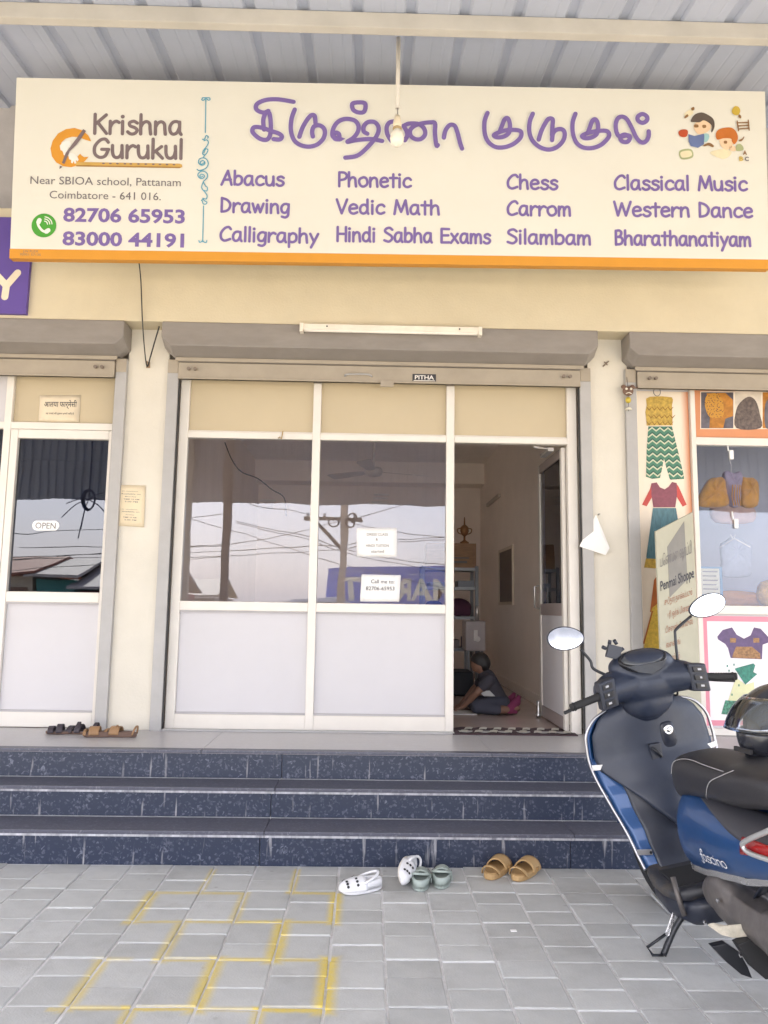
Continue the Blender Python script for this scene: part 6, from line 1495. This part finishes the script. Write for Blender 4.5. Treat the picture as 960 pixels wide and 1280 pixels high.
for s in (-1, 1): obj('visor_pivot', MB().tube([Vector(hp(.0, s*.118, .04)), Vector(hp(.0, s*.140, .04)), Vector(hp(.0, s*.143, .04))], [.024, .024, .015], 16), glossb, hl_)
obj('lining', MB().add([helm_surf(2*math.pi*i/24, -.75+1.7*j/10, -.034) for j in range(11) for i in range(24)], [(j*24+i, j*24+(i+1) % 24, (j+1)*24+(i+1) % 24, (j+1)*24+i) for j in range(10) for i in range(24)]), mattb, hl_, smooth=True)
obj('chin_vent', MB().obox(Vector(hp(.148, 0, -.075)), tuple(hs_*.04), (0, 0, .008), tuple(hd*.006)), mattb, hl_, bevel=.003)
strp = [SMAT @ SL(a, b, x) for a, b, x in ((944, 978, -.98), (948, 990, -.97), (951, 1005, -.97), (952, 1018, -.97))]
obj('chin_strap', MB().grid(lambda u, v: tuple((lambda k, f: strp[k].lerp(strp[min(k+1, 3)], f))(min(int(v*3), 2), v*3-min(int(v*3), 2))+Vector((-.011+.024*u, -.006, 0))), 2, 9), M('strap_grey', (.16, .155, .16), .8), hl_, solid=.003)
# ================================================================ across the road (seen mirrored in the shop glass)
# super market board
YM = -16.0
a = MIR(410, 707, YM); b = MIR(640, 722, YM); zb2 = MIR(480, 762, YM).z
mk = thing('market_signboard', 'blue signboard across the road with big cream MARKET letters, mirrored in the window', 'sign', ((a.x+b.x)/2, YM, 0))
obj('board', MB().box(a.x, b.x, YM-.08, YM, zb2, a.z), M('market_blue', (.17, .24, .66), .5, var=.05), mk, bevel=.01)
for x in (a.x+.3, b.x-.3): obj('leg', MB().box(x-.05, x+.05, YM-.2, YM-.085, -.08, a.z-.1), steelm, mk)
mku = lambda u, v, h: (-u, YM+.004+h, v)
tl0 = MIR(428, 722, YM); tr0 = MIR(558, 735, YM); bz_ = MIR(490, 751, YM).z; tz_ = MIR(490, 724, YM).z
mcol = M('market_cream', (.9, .84, .66), .5)
# reads from the shops: runs right to left in the mirror
obj('lettering', text_fit('R MARKET', mku, -(tl0.x+(tr0.x-tl0.x)*1.32), bz_, (tr0.x-tl0.x)*1.32, tz_-bz_, 0, .03), mcol, mk)
for (x0, x1, yy, t_) in ((418, 455, 714, 'Daily Homeneeds'), (508, 556, 719, 'Daily Homeneeds')):
    q0, q1 = MIR(x0, yy, YM), MIR(x1, yy, YM); obj('lettering', text_fit(t_, mku, -q1.x, q0.z-.03, q1.x-q0.x, .07, 0), MATS['sticker_white'], mk)
# utility pole with cross arm, stay and lines
YP = -13.2
t0 = MIR(430, 640, YP); ul = thing('utility_pole', 'concrete electricity pole with cross arm and insulators across the road', 'pole', (t0.x, YP, 0))
cpole = M('pole_concrete', (.50, .42, .33), .85, bump=.3)
obj('mast', MB().loft([[(t0.x+dx*w, YP+dy*w, z) for dx, dy in ((-1, -1), (1, -1), (1, 1), (-1, 1))] for z, w in ((-.1, .10), (t0.z+1.6, .07))]), cpole, ul, bevel=.01)
ca_ = MIR(392, 650, YP-.12).z
obj('cross_arm', MB().box(t0.x-1.0, t0.x+.45, YP-.17, YP-.08, ca_-.04, ca_+.05), M('arm_steel', (.2, .17, .14), .7, .3), ul)
q1 = MIR(403, 662, YP-.12); q2 = MIR(428, 686, YP-.12); obj('stay', MB().tube([(q1.x-.1, YP-.12, q1.z+.12), (q2.x, YP-.12, q2.z)], .045, 8), MATS['arm_steel'], ul)
for dx in (-.9, -.45, .25): obj('insulator', MB().lathe([(.03, 0), (.05, .03), (.03, .05), (.05, .08), (.02, .12)], 10, (t0.x+dx, YP-.12, ca_+.05)), M('insulator_white', (.7, .66, .6), .3), ul, smooth=True)
for k, (px_, py_) in enumerate(((418, 655), (436, 655), (440, 648))):
    q = MIR(px_, py_, YP+.1); obj('wire_coil', MB().tube([(q.x+.11*math.cos(t), YP+.1, q.z+.11*math.sin(t)) for t in [j*math.pi/8 for j in range(16)]], .018, 6, closed=True), MATS['cable_black'], ul, smooth=True)
wire_lab = ['nearest the top of the left window', 'second below the top in the left window', 'dropping right past the pole', 'sagging to the pole top from the left', 'leaving the pole top to the right', 'lowest line right of the pole', 'slanting across the blue market board', 'upper one of the pair in the left door', 'lower one of the pair in the left door', 'highest in the left door']
lines = [((200, 690), (560, 668), 4), ((200, 696), (430, 684), 3), ((430, 684), (600, 712), 4), ((200, 683), (420, 655), 8), ((440, 655), (600, 668), 5), ((430, 688), (600, 722), 3), ((380, 690), (600, 745), 3), ((0, 697), (160, 688), 1), ((0, 712), (160, 704), 1), ((0, 668), (160, 656), 2)]
for k, (p, q, sag) in enumerate(lines):
    y = YP-.2-.15*k; P = [MIR(p[0]+(q[0]-p[0])*t, p[1]+(q[1]-p[1])*t+sag*4*t*(1-t), y) for t in [j/10 for j in range(11)]]
    d0 = (P[1]-P[0])*8; d1 = (P[-1]-P[-2])*8
    P = [P[0]-d0]+P+[P[-1]+d1]
    tag(obj('overhead_wire', MB().tube(P, .009, 5), MATS['cable_black'], smooth=True), 'black overhead line mirrored in the glass, '+wire_lab[k], 'wire', 'overhead wires')
# hanging cable coil near the canopy edge, mirrored in the left door
YC = YE+.25; c = MIR(112, 630, YC)
cc = thing('cable_coil', 'dark cable coil with splayed ends hanging at the canopy edge', 'cable', (c.x, YC, c.z))
for k in range(4): obj('loop', MB().tube([(c.x+(.085+.012*k)*math.cos(t), YC+.02*k-.03, c.z+.06+(.15+.01*k)*math.sin(t)) for t in [j*math.pi/8 for j in range(16)]], .009, 6, closed=True), M('cable_blue', (.05, .07, .16), .5), cc, smooth=True)
for dx, dz_ in ((-.42, -.22), (-.36, -.02), (-.12, -.40), (-.16, -.55), (.36, -.28), (.40, .02), (.22, .18), (-.28, .05)): obj('loose_end', MB().tube(catmull([(c.x, YC, c.z+.05), (c.x+dx*.5, YC, c.z+dz_*.4+.06), (c.x+dx, YC, c.z+dz_)], 4), .008, 6), MATS['cable_blue'], cc, smooth=True)
obj('suspension', MB().tube([(c.x, YC, c.z+.1), (c.x, YC, fz1)], .01, 6), MATS['cable_blue'], cc)
# a post mirrored in the left window, with its small cable
q = MIR(280, 690, YE+.3)
pst = tag(obj('steel_post', MB().box(q.x-.06, q.x+.06, YE+.14, YE+.26, -.05, fz1-.02), M('post_mauve', (.16, .14, .16), .6), None, bevel=.005), 'dark square canopy post mirrored in the left window', 'post')
# sheds and shops across the road
def shed(label, x0, x1, y, h, wallmat, roofmat, doormat_):
    t = thing('roadside_shed', label, 'building', ((x0+x1)/2, y, 0), 'sheds across the road')
    obj('wall', MB().box(x0, x1, y-4, y, -.1, h), wallmat, t)
    obj('roof', MB().loft([[(x, y+.4, h+.05), (x, y+.4, h+.13), (x, y-2, h+.75), (x, y-4.3, h+.13), (x, y-4.3, h+.05), (x, y-2, h+.66)] for x in (x0-.2, x1+.2)]), roofmat, t)
    n = max(2, int((x1-x0)/1.6)); w = (x1-x0)/n
    for k in range(n):
        d = obj('shutter_door', MB().box(x0+w*k+.12, x0+w*(k+1)-.12, y+.001, y+.05, 0, h-.35), doormat_, t)
        for j in range(6): obj('slat', MB().box(x0+w*k+.14, x0+w*(k+1)-.14, y+.051, y+.066, .1+j*(h-.5)/6, .1+j*(h-.5)/6+.06), doormat_, d)
    return t
p0, p1_, p2_ = MIR(2, 735, -17).x, MIR(42, 735, -17).x, MIR(46, 735, -17).x; p3_ = MIR(92, 735, -17).x; p4_ = MIR(138, 735, -17).x
wc = M('shed_cream', (.50, .43, .33), .8, var=.1); rt = M('roof_rust', (.24, .09, .06), .7, var=.15); tq = M('shed_teal', (.04, .22, .21), .6, var=.1); rd2 = M('shed_red', (.20, .05, .06), .7); gy = M('shed_grey', (.3, .29, .29), .7)
shed('cream shed with a brown door, mirrored at the lower left of the left door', p0-1.5, p1_, -17, 2.0, wc, rt, M('door_brown', (.2, .12, .08), .7))
shed('teal shuttered shed mirrored low in the left door', p2_, p3_, -17, 1.9, tq, M('roof_grey', (.4, .36, .33), .7), tq)
shed('dark red shed mirrored low at the right of the left door', p3_+.15, p4_+1.5, -17, 1.6, rd2, M('roof_grey2', (.36, .33, .32), .7), rd2)
shed('long grey shed beyond the market signboard', MIR(300, 740, -24).x-9, MIR(300, 740, -24).x-1, -24, 1.5, gy, MATS['roof_grey'], gy)
# parked white car across the road, a sliver of its roof shows mirrored above the sill
cx_ = MIR(385, 750, -14.9).x
car = thing('parked_car', 'white hatchback parked across the road, its roof mirrored above the window sill', 'car', (cx_, -15.6, -.05))
cw = M('car_white', (.75, .75, .76), .25, coat=.6)
def csec(x, hw, z0, z1): return [(cx_+x, -15.6+y, z) for y, z in ((-hw, z0), (hw, z0), (hw*1.0, z0+(z1-z0)*.55), (hw*.86, z1), (-hw*.86, z1), (-hw, z0+(z1-z0)*.55))]
obj('body', MB().loft([csec(-1.85, .7, .25, .75), csec(-1.7, .8, .18, .88), csec(-.9, .82, .16, .98), csec(.9, .82, .16, 1.0), csec(1.75, .8, .18, .95), csec(1.85, .74, .25, .85)]), cw, car, bevel=.04, seg=3, smooth=True)
obj('cabin', MB().loft([csec(-1.0, .74, .94, .98), csec(-.45, .70, .94, 1.46), csec(.9, .70, .94, 1.5), csec(1.6, .74, .94, 1.0)]), cw, car, bevel=.03, seg=2, smooth=True)
cg = M('car_glass', (.03, .035, .04), .08)
for x0, x1 in ((-.62, .12), (.2, 1.0)): obj('window', MB().box(cx_+x0, cx_+x1, -15.6+.69, -15.6+.735, 1.02, 1.38), cg, car, bevel=.02)
for x in (-1.2, 1.15):
    for s in (-1, 1): 
        w_ = obj('wheel', MB().lathe([(.17, -.09), (.29, -.09), (.31, -.05), (.31, .05), (.29, .09), (.17, .09)], 20, (cx_+x, -15.6+s*.74, .26), 'Y'), rubber, car); obj('rim', MB().lathe([(.17, -.06), (.17, .07), (.05, .08)], 14, (cx_+x, -15.6+s*.74, .26), 'Y'), M('rim_alloy', (.5, .5, .5), .3, .8), w_)
